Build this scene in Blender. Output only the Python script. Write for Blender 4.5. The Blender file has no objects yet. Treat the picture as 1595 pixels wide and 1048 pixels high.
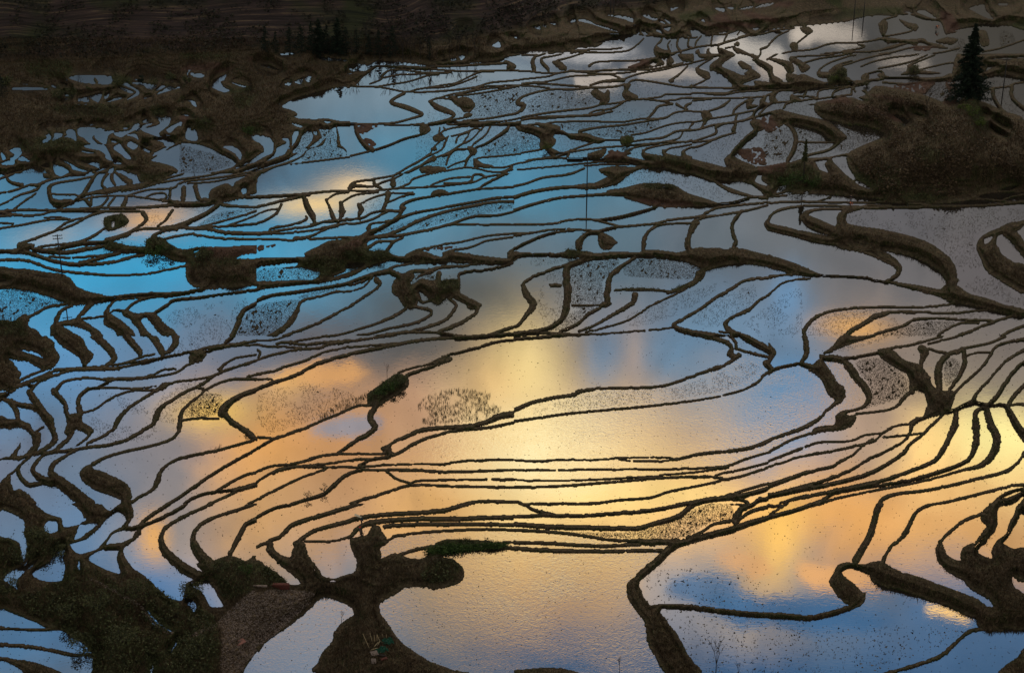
import bpy, bmesh, math, random
import numpy as np
from mathutils import Vector, Matrix
random.seed(7); RNG = np.random.default_rng(11)
S = bpy.context.scene
# ------------------------------------------------------------------ camera
F = 2976.0; PW, PH = 1595.0, 1048.0; PITCH = math.radians(28.0); CAMZ = 150.0
cam_d = bpy.data.cameras.new('camera'); cam = bpy.data.objects.new('camera', cam_d)
S.collection.objects.link(cam)
cam.location = (0, 0, CAMZ); cam.rotation_euler = (math.pi/2 - PITCH, 0, 0)
cam_d.sensor_width = 36.0; cam_d.lens = 36.0*F/PW; cam_d.clip_start = 1.0; cam_d.clip_end = 20000.0
S.camera = cam
S.view_settings.view_transform = 'Standard'; S.view_settings.look = 'None'
S.view_settings.exposure = 0.0; S.view_settings.gamma = 1.0
cP, sP = math.cos(PITCH), math.sin(PITCH)

def ray(px, py):
    """direction (not normalised) through photo pixel"""
    a = (np.asarray(px, dtype=np.float64)-PW/2)/F; b = (PH/2-np.asarray(py, dtype=np.float64))/F
    return a, cP + b*sP, -sP + b*cP
def world(px, py, z=0.0):
    dx, dy, dz = ray(px, py)
    t = (z-CAMZ)/dz
    return dx*t, dy*t, z + 0*t

# ------------------------------------------------------------------ world: evening sky with lit clouds
W = bpy.data.worlds.new('World'); S.world = W; W.use_nodes = True
nt = W.node_tree; nt.nodes.clear(); N = nt.nodes; LK = nt.links
def s2l(c):
    c = c/255.0
    return c/12.92 if c <= 0.04045 else ((c+0.055)/1.055)**2.4
SUN_EL, SUN_AZ = math.radians(14.0), math.radians(8.0)     # low sun beyond the valley, slightly right of the view
sky = N.new('ShaderNodeTexSky'); sky.sky_type = 'NISHITA'; sky.sun_disc = False
sky.sun_elevation = SUN_EL; sky.sun_rotation = SUN_AZ
bgn = N.new('ShaderNodeBackground'); outw = N.new('ShaderNodeOutputWorld')
def mth(op, a, b=None, c=None, clamp=False):
    n = N.new('ShaderNodeMath'); n.operation = op; n.use_clamp = clamp
    for i, v in enumerate((a, b, c)):
        if v is None: continue
        if isinstance(v, (int, float)): n.inputs[i].default_value = v
        else: LK.new(v, n.inputs[i])
    return n.outputs[0]
def mrange(v, a, b, c=0.0, d=1.0, smooth=True):
    n = N.new('ShaderNodeMapRange'); n.interpolation_type = 'SMOOTHSTEP' if smooth else 'LINEAR'
    LK.new(v, n.inputs['Value']); n.inputs['From Min'].default_value = a; n.inputs['From Max'].default_value = b
    n.inputs['To Min'].default_value = c; n.inputs['To Max'].default_value = d
    return n.outputs['Result']
def mix(f, a, b):
    n = N.new('ShaderNodeMix'); n.data_type = 'RGBA'
    if isinstance(f, (int, float)): n.inputs[0].default_value = f
    else: LK.new(f, n.inputs[0])
    for i, v in ((6, a), (7, b)):
        if isinstance(v, tuple): n.inputs[i].default_value = v
        else: LK.new(v, n.inputs[i])
    return n.outputs[2]
tc = N.new('ShaderNodeTexCoord'); sep = N.new('ShaderNodeSeparateXYZ'); LK.new(tc.outputs['Generated'], sep.inputs[0])
X, Y, Z_ = sep.outputs
az = mth('MULTIPLY', mth('ARCTAN2', X, Y), 180/math.pi)
el = mth('MULTIPLY', mth('ARCSINE', Z_), 180/math.pi)
def noise3(scale, detail, dist=0.0, sx=1.0, sz=1.0, off=0.0, rough=0.55):
    mp = N.new('ShaderNodeMapping'); mp.inputs['Scale'].default_value = (sx, 1.0, sz); mp.inputs['Location'].default_value = (off, off*.7, off*.3)
    LK.new(tc.outputs['Generated'], mp.inputs[0])
    n = N.new('ShaderNodeTexNoise'); n.inputs['Scale'].default_value = scale; n.inputs['Detail'].default_value = detail
    n.inputs['Distortion'].default_value = dist; n.inputs['Roughness'].default_value = rough
    LK.new(mp.outputs[0], n.inputs['Vector'])
    return n.outputs['Fac'], n.outputs['Color']
nf, ncol = noise3(9.0, 5.0, 0.6)
nf2, ncol2 = noise3(26.0, 9.0, 0.5, off=3.0, rough=.62)
sepn = N.new('ShaderNodeSeparateXYZ'); LK.new(ncol, sepn.inputs[0])
sepm = N.new('ShaderNodeSeparateXYZ'); LK.new(ncol2, sepm.inputs[0])
def warp(v, a, b, k1, k2):
    return mth('ADD', v, mth('ADD', mth('MULTIPLY', mth('SUBTRACT', a, 0.5), k1), mth('MULTIPLY', mth('SUBTRACT', b, 0.5), k2)))
azw = warp(az, sepn.outputs[0], sepm.outputs[0], 3.2, 3.0)
elw = warp(el, sepn.outputs[1], sepm.outputs[1], 2.3, 2.3)
# cloud colours over azimuth (13 stops, -18..18 deg) for nine elevations (18..38 deg)
GRID = """
46,52,58 46,52,58 50,56,62 60,68,76 85,95,105 105,118,128 118,130,138 104,112,118 92,98,103 80,81,82 72,71,68 62,60,56 54,52,49
62,72,82 66,78,88 74,86,96 88,102,114 116,134,146 118,136,148 112,126,138 88,96,104 94,100,108 86,89,92 80,79,79 72,70,67 64,62,58
88,142,172 84,118,142 80,96,112 78,90,102 92,124,144 90,140,164 92,142,168 92,126,146 98,108,118 98,101,104 97,96,98 92,90,89 84,82,81
84,152,188 86,158,196 86,160,198 90,160,196 94,150,180 92,130,152 94,110,120 98,118,130 104,114,122 106,110,114 106,105,107 104,100,100 104,100,98
100,142,178 104,146,184 108,134,160 108,116,130 98,98,102 92,93,92 140,122,104 138,136,138 108,134,156 112,134,156 138,124,114 128,118,108 128,118,108
106,114,130 108,122,140 132,128,132 216,164,112 196,150,110 190,152,122 255,222,168 222,188,146 176,158,140 112,146,178 170,146,126 250,210,148 255,220,156
96,116,138 98,122,148 138,132,130 200,160,118 188,150,116 222,176,122 255,221,158 250,212,145 238,192,136 228,178,124 226,172,116 212,166,116 200,158,114
84,116,146 86,118,150 96,128,164 138,132,130 124,132,142 150,134,114 190,152,112 196,160,118 150,144,142 150,138,126 96,108,124 78,102,130 74,98,126
92,98,106 92,98,106 88,98,112 96,112,132 108,120,136 88,100,116 80,96,116 64,88,114 62,88,118 60,88,120 60,88,118 60,86,116 58,84,112
"""
rows = [[tuple(int(q) for q in c.split(',')) for c in l.split()] for l in GRID.strip().splitlines()]
IOR_W = 2.9                                                   # water returns roughly a third of the sky light
def fres(e_):
    ci = math.sin(math.radians(e_)); g_ = math.sqrt(IOR_W**2-1+ci*ci)
    return .5*((g_-ci)/(g_+ci))**2*(1+((ci*(g_+ci)-1)/(ci*(g_-ci)+1))**2)
lift = mrange(el, 18, 38, 1.04/fres(18), 1.12/fres(38), smooth=False)
uf = mrange(azw, -18, 18, 0, 1, smooth=False)
prev = None
for i, r in enumerate(rows):
    cr = N.new('ShaderNodeValToRGB'); cr.color_ramp.interpolation = 'EASE'
    e = cr.color_ramp.elements
    while len(e) > 1: e.remove(e[-1])
    for k, c in enumerate(r):
        q = e[0] if k == 0 else e.new(k/12.0)
        q.position = k/12.0; q.color = (s2l(c[0]), s2l(c[1]), s2l(c[2]), 1)
    LK.new(uf, cr.inputs[0])
    if prev is None: prev = cr.outputs[0]
    else:
        e0 = 18+2.5*(i-1)
        prev = mix(mrange(elw, e0, e0+2.5), prev, cr.outputs[0])
def px_dir(x, y):
    dx, dy, dz = ray(x, y); L = math.sqrt(dx*dx+dy*dy+dz*dz)
    return math.degrees(math.atan2(dx, dy)), math.degrees(math.asin(-dz/L))
# single brighter or bluer patches of cloud: photo position of the reflection, radii (deg), colour, strength, crispness
BLOBS = [
 (725, 458, 3.0, .8, (88,91,90), .9, 0), (1000, 100, 3.0, .5, (84,90,98), .5, 0), (1000,60,3.,.5,(74,78,82),.5,0),
 (545, 288, .8, .28, (255,225,180), 1.0, 0), (490, 320, 1.2, .28, (255,220,160), .9, 0), (235, 342, 1.2, .3, (225,178,125), .85, 0), (75,372,1.0,.3,(180,165,150),.6,0),
 (815, 575, 1.2, 1.3, (255,228,165), .95, 0), (765, 600, .9, .8, (245,200,140), .5, 0), (935, 555, .6, .9, (104,142,172), .65, 0), (1040,555,.9,.7,(104,138,164),.6,0), (985, 555, .3, .8, (170,155,145), .75, 0),
 (850, 710, 2.3, 1.0, (255,240,192), 1.0, 0), (1555, 680, 1.5, .8, (255,240,170), 1.0, 0), (1215, 830, .8, 1.3, (255,205,125), .8, 0), (1060,770,2.0,.5,(255,225,155),.6,0),
 (1240, 955, 3.4, .5, (66,96,128), .97, 1), (1110, 925, 1.6, .45, (72,104,136), .85, 1), (1480, 957, .7, .18, (250,205,140), .97, 1), (1310, 900, 1.4, .35, (222,170,120), .85, 1), (1160,880,1.0,.25,(215,165,120),.7,1),
 (330, 640, 1.2, .45, (255,212,130), .9, 0), (500, 580, 1.7, .35, (226,172,118), .75, 1), (440,600,.8,.4,(250,200,135),.6,0), (545, 660, 1.2, .3, (124,138,156), .75, 1), (1225,465,.5,.7,(118,155,190),.7,0),
 (1330,510,1.0,.28,(240,185,120),.85,0), (1250,590,1.0,.45,(88,140,182),.85,0), (240, 835, .45, .6, (238,182,116), .85, 0), (235, 915, .9, .5, (84,122,164),.8,0),
 (1285, 50, 1.0, .33, (180,170,158), .97, 1), (1350, 80, .8, .3, (60,59,56), .9, 1), (1170, 78, 1.2, .26, (182,175,166), .92, 1), (1400, 98, .9, .13, (160,150,140), .95, 1),
 (900, 86, 1.9, .26, (182,180,178), .92, 1), (930, 122, .9, .18, (188,178,168), .95, 1), (1040, 116, 1.2, .2, (178,168,158), .9, 1), (1210, 105, .7, .3, (175,162,150), .9, 1), (760, 125, 2.0, .25, (140,152,158), .6, 1),
 (620, 885, 1.6, .3, (138,128,114), .5, 1), (730,960,1.4,.35,(196,158,112),.6,1), (900,1010,2.4,.35,(84,100,124),.7,1),
]
for (bx, by, ra, re, c, st, cr_) in BLOBS:
    if st <= 0: continue
    a0, e0 = px_dir(bx, by)
    A = mth('MULTIPLY', mth('SUBTRACT', warp(az, sepn.outputs[0], sepm.outputs[0], .8, 1.6) if cr_ else warp(az, sepn.outputs[0], sepm.outputs[0], .4, .5), a0), 1/ra)
    B = mth('MULTIPLY', mth('SUBTRACT', warp(el, sepn.outputs[1], sepm.outputs[1], .5, 1.1) if cr_ else warp(el, sepn.outputs[1], sepm.outputs[1], .2, .3), e0), 1/re)
    d2 = mth('ADD', mth('MULTIPLY', A, A), mth('MULTIPLY', B, B))
    g = mth('MULTIPLY', mrange(d2, 1.45, .62) if cr_ else mth('EXPONENT', mth('MULTIPLY', d2, -0.8)), st)
    prev = mix(g, prev, (s2l(c[0]), s2l(c[1]), s2l(c[2]), 1))
hs = N.new('ShaderNodeHueSaturation'); hs.inputs['Saturation'].default_value = 1.10; LK.new(prev, hs.inputs['Color']); prev = hs.outputs[0]
# soft mottling of the cloud
mot = mrange(nf2,   .28, .72, .80, 1.20, smooth=False)
vm = N.new('ShaderNodeVectorMath'); vm.operation = 'SCALE'; LK.new(prev, vm.inputs[0]); LK.new(mth('MULTIPLY', mot, lift), vm.inputs['Scale'])
# outside that bank of cloud: the plain evening sky with thin grey cloud
vs = N.new('ShaderNodeVectorMath'); vs.operation = 'SCALE'; LK.new(sky.outputs[0], vs.inputs[0]); vs.inputs['Scale'].default_value = 0.12
thin = mix(mrange(nf, .4, .62), vs.outputs[0], (.66, .60, .53, 1))
inside = mth('MULTIPLY', mth('MULTIPLY', mrange(mth('ABSOLUTE', az), 34, 22), mrange(el, 52, 41)), mrange(el, 6, 12))
fin = mix(inside, thin, vm.outputs[0])
LK.new(fin, bgn.inputs[0]); bgn.inputs[1].default_value = 1.0; LK.new(bgn.outputs[0], outw.inputs[0])
# ------------------------------------------------------------------ sun: weak, through cloud
sd = bpy.data.lights.new('sun', 'SUN'); sd.energy = 0.9; sd.angle = math.radians(6); sd.color = (1.0, .78, .55)
so = bpy.data.objects.new('sun', sd); S.collection.objects.link(so)
# light travels away from the sun
dirv = Vector((math.sin(SUN_AZ)*math.cos(SUN_EL), math.cos(SUN_AZ)*math.cos(SUN_EL), math.sin(SUN_EL)))
so.rotation_euler = dirv.to_track_quat('Z', 'Y').to_euler(); so.location = dirv*500
TRACE = """
T 0 780
P 0 0 740 0 800 30 815 90 780 150 850 150 860 200 800 250 745 300 780 370 830 420 900 470 960 530 1030 590 1110 605 1140 500 1240 450 1215 410 1200 380 1300 360 1400 330 1500 365 1564 370 1564 1048 0 1048
W 0 60 75 75 140 120 150 200 165 270 147 375 130 310 115 255 60 225 0 208
W 215 0 400 0 490 60 510 100 520 120 470 148 385 150 375 105 345 95 300 80 245 45
W 280 125 345 125 350 180 310 195 270 180
W 565 0 735 0 710 30 665 60 620 20
W 730 55 760 90 765 120 740 155 680 190 640 240 590 290 540 310 480 322 440 290 430 260 520 230 600 170 660 90 700 60
W 450 235 475 165 500 142 600 138 540 185 490 225
W 650 265 665 225 700 190 760 175 835 168 800 225 740 250
W 395 275 385 340 400 400 380 480 320 490 240 480 195 430 300 370 340 310
W 235 350 215 385 150 430 105 480 100 530 145 570 90 530 50 500 25 480 35 455 90 410 160 390
W 540 350 600 300 720 290 710 350 733 440 650 420 580 385
W 472 370 482 370 486 415 476 415
W 0 655 100 690 200 728 282 770 200 775 0 758
W 0 785 200 790 380 790 440 830 500 860 540 905 557 925 470 930 330 900 150 870 0 860
W 0 888 150 892 300 915 430 945 553 945 553 1048 395 1048 300 1010 180 975 0 945
W 0 972 60 985 150 1048 0 1048
V 8 900 670 10 940 720 12 990 765 8 1040 790 WATER
V 8 1078 820 14 1075 860 10 1040 920 WATER
V 8 940 985 20 920 1040 WATER
W 1222 428 1262 455 1240 460
W 1160 515 1230 480 1270 490 1320 570 1360 640 1280 642 1240 570 1190 530
W 1120 598 1160 595 1203 640 1180 672
W 1564 918 1510 990 1480 1048 1564 1048
B 1350 1048 1350 850 1420 680 1500 600 1564 545 1564 900 1500 980 1470 1048
B 560 470 700 540 860 630 900 690 1000 780 1060 800 1020 810 960 770 880 700 840 640 690 555 550 480
B 1180 800 1320 740 1420 640 1540 545 1560 560 1440 660 1350 850 1340 770 1190 825
L 26 1080 -15 950 65 870 125 850 150 800 165
L 22 1180 -15 1040 75 900 135 855 160
V 22 1370 -15 22 1200 55 24 1090 110 26 1020 150 34 985 205 60 990 280 80 1060 360 80 1140 420 80 1220 460
V 22 1600 0 24 1440 55 26 1320 90 30 1220 145 40 1180 210 70 1190 290 90 1260 370
V 40 1564 110 34 1500 140 40 1460 210 36 1400 320
G 150 180 330 230 380 300 180 350 150 300
G 0 220 100 250 140 360 80 400 0 440
G 380 450 520 400 760 560 900 900 800 1048 560 1048 560 900 380 780 200 700 100 600 0 620 0 520 200 570
G 900 480 1100 640 1300 700 1300 1048 900 1048
G 1280 380 1564 380 1564 520 1400 600 1340 540
T 400 780
L 20 -10 100 100 45 200 20 350 -8
V 22 730 -12 30 560 35 32 400 85 34 250 130 34 190 165 30 150 210 26 80 240 22 -10 285
P 60 240 95 235 100 280 140 325 200 340 215 300 260 240 290 260 320 340 370 400 410 460 480 468 540 450 600 425 605 350 575 290 568 230 640 215 680 200 700 150 740 150 760 190 790 230 750 290 760 330 755 350 800 330 860 320 920 345 1000 350 1040 330 1040 290 1100 250 1180 230 1400 240 1510 270 1400 295 1250 300 1150 320 1130 340 1200 355 1250 400 1265 450 1240 490 1150 525 1080 535 1000 525 900 530 820 580 750 625 755 680 800 750 870 850 950 910 1050 975 1200 1030 1260 1048 380 1048 375 980 400 920 460 850 470 800 520 740 580 700 590 670 550 630 480 600 395 590 300 680 150 790 60 850 0 910 0 520 185 510 265 505 240 470 180 420 100 350 55 300
P 0 360 60 400 130 440 185 515 0 530
G 1040 330 1040 290 1100 250 1180 230 1400 240 1510 270 1400 295 1250 300 1150 320
G 1040 380 1180 360 1240 430 1100 500 1000 480
G 0 370 60 400 130 440 175 510 0 515
B 0 560 350 560 240 700 0 880
V 40 235 260 30 300 210 30 350 180 30 450 150 32 550 125 34 620 102 34 800 80 34 1000 70 34 1150 55 32 1250 25 26 1350 5 24 1564 5
L 14 290 243 420 245 505 236
V 14 515 230 26 570 215 38 620 165 40 700 130 38 850 115 38 1000 108 38 1200 110 38 1400 100 36 1600 98
L 30 775 155 900 145 1100 140 1300 140 1600 145
L 20 750 285 800 240 850 210 905 205
L 20 920 200 1000 190 1200 178 1400 170 1600 178
L 24 870 325 950 300 1040 280 1090 270
L 18 1500 250 1600 253
L 26 1400 288 1500 283 1600 290
T 800 780
L 20 70 18 300 15 450 15 560 8 650 0 700 -15
L 22 -20 -8 60 20 130 55 250 82
L 26 -20 94 200 88 400 88 600 75 800 60 950 35 1080 10 1240 -10
V 36 -20 138 40 200 155 40 400 160 36 600 165 36 750 165 36 880 130 40 1000 95 44 1060 50 40 1120 10 40 1250 -20
L 22 -20 174 200 185 400 205 550 230 700 240 900 238 1010 236
L 26 -20 250 200 255 400 268 550 272 700 265 850 258 970 255
L 34 -20 285 200 300 400 305 550 305 665 305
L 28 690 303 800 300 900 300
L 22 1060 220 1150 185 1220 140 1350 118
V 40 1600 90 45 1450 130 48 1350 165 48 1200 205 46 1080 240 50 1000 262 60 940 300 60 880 360 60 810 420 60 740 490
P 690 510 720 470 790 450 765 510 790 580 835 635 900 640 895 680 950 750 1005 830 1040 900 1100 980 1145 1048 930 1048 860 940 810 850 795 740 740 660 695 590
L 32 850 645 900 638 1000 638 1150 650 1300 670 1450 685 1600 690
V 60 1350 120 50 1370 70 44 1420 30 34 1530 -12
L 20 1260 -8 1330 15 1430 18
L 26 1370 115 1450 60 1580 28
P 0 1030 100 1020 200 1012 300 1020 400 1045 400 1060 0 1060
S 300 190 700 190 880 150 1060 70 1200 10 1320 20 1340 110 1200 130 1040 220 800 230 560 220
s 800 500 900 420 1300 420 1564 520 1564 1048 1150 1048 900 650
T 1195 780
L 20 -10 28 80 28
L 20 20 75 80 40 150 0 190 -15
V 34 -20 102 32 100 75 30 200 45 28 300 15 26 470 -10
V 40 720 -15 44 700 10 50 670 50 50 650 130 50 620 220 55 580 290 60 540 360
V 22 1220 -6 22 1050 10 26 960 35 30 900 80 34 870 140 40 835 205 26 825 218 24 760 270 28 720 330 40 700 390
P 400 450 430 390 490 372 580 385 640 370 700 365 750 400 820 430 950 470 1150 545 1290 600 1340 640 1400 640 1564 600 1564 780 1440 775 1300 770 1275 745 1270 715 1200 690 1100 640 950 590 800 540 740 530 600 560 600 600 570 640 490 635 430 580 380 500
W 455 430 500 400 560 410 620 440 640 490 730 530 640 550 580 555 540 510 470 460
P 1180 360 1172 330 1190 285 1250 255 1280 280 1290 320 1340 345 1370 345 1365 300 1400 240 1450 200 1500 80 1520 30 1564 -10 1570 40 1540 80 1530 120 1480 190 1435 250 1500 290 1570 290 1570 490 1490 460 1510 530 1570 570 1570 680 1440 660 1380 640 1350 600 1230 530 1190 480 1100 430 1040 370 1025 290 1060 250 1090 320 1140 355
L 26 1050 250 1110 190 1200 120 1300 78
P 1310 60 1350 30 1370 -10 1500 -10 1410 40 1405 130 1380 190 1290 275 1265 250 1330 160 1300 110
V 36 -20 690 36 120 697 34 260 705 34 350 690 36 480 655 44 560 620 50 585 580
V 20 1430 785 26 1300 780 28 1230 795 28 1150 860 30 1060 940 30 930 990 26 800 1030 24 680 1060
P 1400 1060 1450 1000 1520 950 1570 890 1570 1060
s 0 600 300 750 1200 780 900 950 600 1048 0 1048
T 0 520
P -10 -10 245 -10 290 20 330 50 335 85 365 130 350 175 310 215 240 235 170 265 110 300 60 345 20 390 -10 400
W 45 140 110 160 180 170 210 190 252 218 190 240 140 262 115 275 130 240 100 200 65 160
W 110 95 190 105 240 120 260 145 200 125
W -10 345 20 342 40 350 -10 358
P 315 -10 450 -10 510 40 530 90 565 120 555 160 520 195 500 190 485 150 440 115 360 60
V 60 540 -20 65 620 50 65 680 110 40 690 160 20 650 185
V 50 740 -20 60 800 50 50 850 110 20 850 135
V 60 900 -20 60 960 60 55 985 110 20 988 130
V 60 1060 -20 55 1070 50 40 1040 95 20 1000 120
V 14 330 215 16 500 205 16 620 195 14 740 180 14 850 145 14 940 122
V 20 240 265 16 330 225 16 500 210 16 700 205 14 850 180 16 1000 140 14 1110 120
L 12 590 200 760 180 940 150
V 20 1564 40 20 1440 60 20 1300 75 20 1180 105 18 1120 115
L 14 1564 65 1400 75 1250 105 1170 115
P 1155 130 1190 100 1230 95 1258 125 1230 155 1155 178
V 16 1440 0 30 1400 30 20 1370 50
V 20 80 320 24 150 300 40 250 265 20 310 245
V 30 60 350 24 140 310 18 210 318 30 180 350
V 16 200 320 18 260 280 18 350 245 14 450 222 14 620 220 14 740 215
L 15 640 270 850 265 930 250 1000 215 1070 215
V 15 700 275 15 850 272 15 1000 250 16 1080 230 16 1160 180 14 1230 160
V 50 180 355 60 215 410 70 260 480 70 300 540
V 28 340 340 50 330 350 40 390 420 36 410 490 40 430 530
V 15 660 283 15 560 268 16 450 275 20 380 295 30 345 335
L 14 600 320 640 300 690 280
V 14 1300 255 14 1200 275 14 1060 292 50 1000 315 24 950 345 22 850 405 24 770 460 44 715 530 26 690 580 20 620 625 18 530 665
L 12 760 330 860 330 950 318
L 14 755 330 640 325 540 330
V 20 540 330 26 490 370 40 475 430 50 490 480
L 14 500 480 590 450 660 400 760 355 850 342 935 342
P 400 500 440 485 500 480 500 530 560 570 572 595 530 640 470 680 380 710 300 720 340 690 380 650 410 625 385 600 400 570 410 540
W 430 640 465 585 535 610 510 640 440 690 360 705
V 24 20 395 40 60 410 36 120 430 46 200 445 60 260 480 80 300 530 40 325 600 44 330 650 30 270 700 20 150 745 16 90 770
V 36 60 410 44 100 470 36 110 530
P -10 495 60 515 120 520 180 550 210 590 245 600 250 650 220 710 150 750 90 765 50 750 100 700 130 640 110 570 60 580 20 575 -10 560
W 105 570 150 580 190 620 195 680 160 725 100 745 125 690 125 620
W 20 575 60 580 50 600 60 640 78 690 60 745 0 755 40 700 40 670 10 650 25 630
L 14 210 600 265 565
V 16 -10 770 16 100 760 20 200 735 20 300 718 22 400 710 20 470 700
V 20 470 700 24 560 685 24 660 675 24 760 645 26 850 600 30 930 550 50 950 510 40 980 450 22 1060 395 22 1130 350 20 1190 325 24 1240 300 20 1320 245 20 1420 205 20 1564 160
V 12 1564 125 14 1440 145 18 1380 175 30 1335 215
L 16 1190 325 1260 340
V 16 1250 340 16 1330 300 18 1420 275 18 1580 275
L 14 1510 260 1564 245
V 16 1250 340 20 1170 410 28 1110 470 40 1095 550 26 1085 600 20 1020 650 20 900 685 20 760 715 22 640 750 30 570 790
L 16 1110 525 1200 512 1330 515
P 1325 490 1340 440 1370 415 1420 380 1500 345 1570 325 1570 350 1480 380 1410 430 1385 475 1420 520 1480 560 1540 600 1564 640 1520 635 1480 600 1400 550 1360 510
V 20 470 705 22 400 740 36 330 790 46 310 840 90 350 890 100 440 960 100 540 1040
V 14 400 712 16 270 735 26 230 770 40 200 830 50 250 880 70 310 900
V 16 200 735 20 130 790 36 110 840 40 160 910 30 230 910 30 300 890
V 16 120 800 40 60 850 60 20 920
P -10 920 20 900 60 860 75 940 130 945 190 990 220 1050 -10 1050
W 65 860 95 860 130 920 110 945 75 945
P 0 760 110 760 90 830 0 890 
W -10 770 110 770 95 820 40 860 -10 900
P 560 790 510 810 485 850 520 910 580 950 680 985 735 1010 730 1048 790 1048 800 970 780 920 730 885 650 850 570 820
V 24 790 1030 22 850 990 24 930 945 50 960 890 30 980 840 20 1050 775 20 1180 735 18 1330 705 18 1564 640
V 20 980 1055 22 1080 1000 22 1200 915 20 1330 830 20 1450 760 18 1570 695
V 16 1090 1048 20 1200 985 16 1300 960 16 1420 945 16 1564 905
L 20 1310 960 1400 905 1490 860 1570 840
V 16 1240 1050 18 1350 1000 20 1460 950 18 1570 920
V 16 1480 1050 16 1570 1005
s 430 300 800 400 1000 540 1200 480 1350 350 1200 260 1000 380 880 500 700 430 560 350 430 280
s 1100 0 1330 0 1400 60 1200 90 1000 130
s 520 480 700 560 950 560 900 640 650 650 560 560
S 1130 500 1150 420 1260 360 1350 380 1330 490
T 400 520
V 20 -10 340 26 100 295 26 250 245 28 360 185 26 480 145 26 620 110 26 800 75 24 950 45 24 1130 25 22 1300 20 20 1580 0
V 16 -10 245 20 100 225 16 200 190 18 300 160 16 400 115 14 520 85 14 700 70 14 860 55
V 16 -10 160 18 100 125 18 250 95 18 380 85 20 430 65 18 600 40 14 740 20 12 960 0
L 16 -10 60 60 75 130 75 270 85 
V 16 120 60 20 170 50 20 300 65 16 420 50 14 560 35
L 14 130 55 250 40 420 15 560 0
L 12 -10 40 100 35 200 5
V 16 -10 90 20 20 110 16 10 140
L 14 -10 275 80 275 100 290
V 14 860 240 12 950 205 14 1040 185 30 1110 160 40 1150 150 24 1180 155 20 1100 185 22 1000 220 24 920 250 36 910 310 30 860 350 34 780 400 40 720 450 50 690 510 50 715 560 40 690 600 28 600 650 24 530 700 18 490 725
V 16 1130 135 16 1200 120 18 1350 80 16 1470 45 16 1580 35
V 18 -10 700 20 100 640 24 200 605 20 320 560 18 400 525 18 500 485 18 620 435 16 700 437
L 18 -10 610 10 628 100 632
P 670 410 680 360 750 310 840 250 900 250 920 270 900 320 820 370 740 430 690 440
G 670 410 680 360 750 310 840 245 900 250 910 270 880 320 800 360 720 400
V 16 -10 840 16 80 805 18 200 792 20 300 770 20 400 740 18 500 730 16 650 728
L 16 660 728 800 728
P 755 695 800 670 850 640 950 590 1000 570 1100 560 1300 545 1400 520 1450 490 1580 465 1580 500 1480 520 1400 550 1300 570 1100 585 1000 600 900 640 830 670 820 710 850 730 780 735
V 20 620 800 16 690 765 24 800 745 24 880 715 26 950 670 24 1060 625 22 1200 590 20 1400 570 20 1580 535
L 16 -10 910 60 860 160 815 300 800 400 790 490 780
L 16 100 850 200 815 300 805 430 810 520 808 640 812
V 14 490 778 16 600 765 16 690 760 
V 16 620 800 16 680 805 14 800 795 12 1000 790 16 1150 790 16 1280 770 16 1580 763
V 20 640 815 16 680 825 16 780 828 24 820 825 20 1000 830 20 1200 838 18 1400 832 16 1580 825
V 20 790 835 16 850 880 16 930 908
L 16 940 905 980 893 1100 888 1400 885
L 16 1430 884 1580 884
V 18 520 1050 24 640 1010 22 800 960 22 930 920 18 1100 922 18 1300 928 16 1580 932
V 18 160 1048 20 270 1015 26 400 975 34 470 920 28 540 860 20 620 830 16 700 828
V 16 -10 1010 18 130 940 16 280 870 14 420 820
V 20 1200 1050 24 1300 1025 22 1400 1018 20 1580 1020
s 0 380 300 300 600 380 400 500 100 600 0 560
T 800 520
V 24 -10 30 18 150 20 20 300 10 16 480 5 10 700 -5
V 26 1060 -8 34 1180 15 36 1280 45 30 1330 80 50 1320 120 36 1350 140 30 1370 125
V 24 1300 0 24 1350 45 24 1360 90
V 50 1380 -10 50 1450 40 50 1580 110
L 20 1370 92 1450 118 1580 145
V 30 -10 468 30 120 415 28 260 385 30 370 370 34 400 350 26 490 335
V 20 505 330 20 700 328 20 880 320 20 1000 290 22 1120 245 28 1230 210 26 1300 180 26 1380 130
V 20 -10 532 20 150 510 18 300 488 16 500 468 18 700 450 16 900 430 14 1100 405 12 1260 378
V 14 1275 372 16 1380 345 16 1480 300 24 1540 240 20 1570 230
V 60 1540 180 60 1570 200
V 12 -10 766 16 100 772 24 180 775 12 260 765 12 500 765 16 650 752 12 820 750
L 12 640 762 710 772
L 12 730 772 900 772 1000 765
V 12 835 750 12 920 750 20 1000 760 24 1130 730 24 1300 712 28 1450 690 34 1580 640
L 12 -10 826 255 828
L 16 275 828 500 822 800 822 1000 822 1200 812 1310 800 1400 765 1580 710
L 13 -10 886 260 892 500 885 800 868 900 858 1000 850 1150 835 1310 812
L 18 -10 932 260 926 480 910 700 892 900 876 1100 868 1230 872 1290 885
L 16 1230 860 1280 845 1380 825 1580 775
V 14 70 1033 18 300 1030 18 500 1028 18 640 1010 18 830 995 18 960 955 16 1150 918 18 1290 885 18 1420 855 18 1580 800
L 20 -10 1018 40 1025 70 1050
V 24 920 1050 26 1100 1020 26 1200 1000 26 1290 990 34 1400 980 30 1580 930
L 20 1290 985 1420 945 1580 900
V 30 1100 1048 24 1150 1020 30 1290 1000 26 1400 1010 24 1440 1050
L 26 1440 1045 1500 1010 1580 985
L 30 1500 1000 1580 1005
s 100 480 500 350 1000 320 1400 180 1500 220 1300 340 900 410 500 450 200 490
T 1195 520
P -10 50 40 85 55 120 20 180 40 215 -10 260
W -10 120 10 125 -10 140
V 20 0 250 20 50 210 18 130 190 22 200 180 36 260 195 
V 40 220 -10 40 235 50 44 240 120 30 210 170
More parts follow.
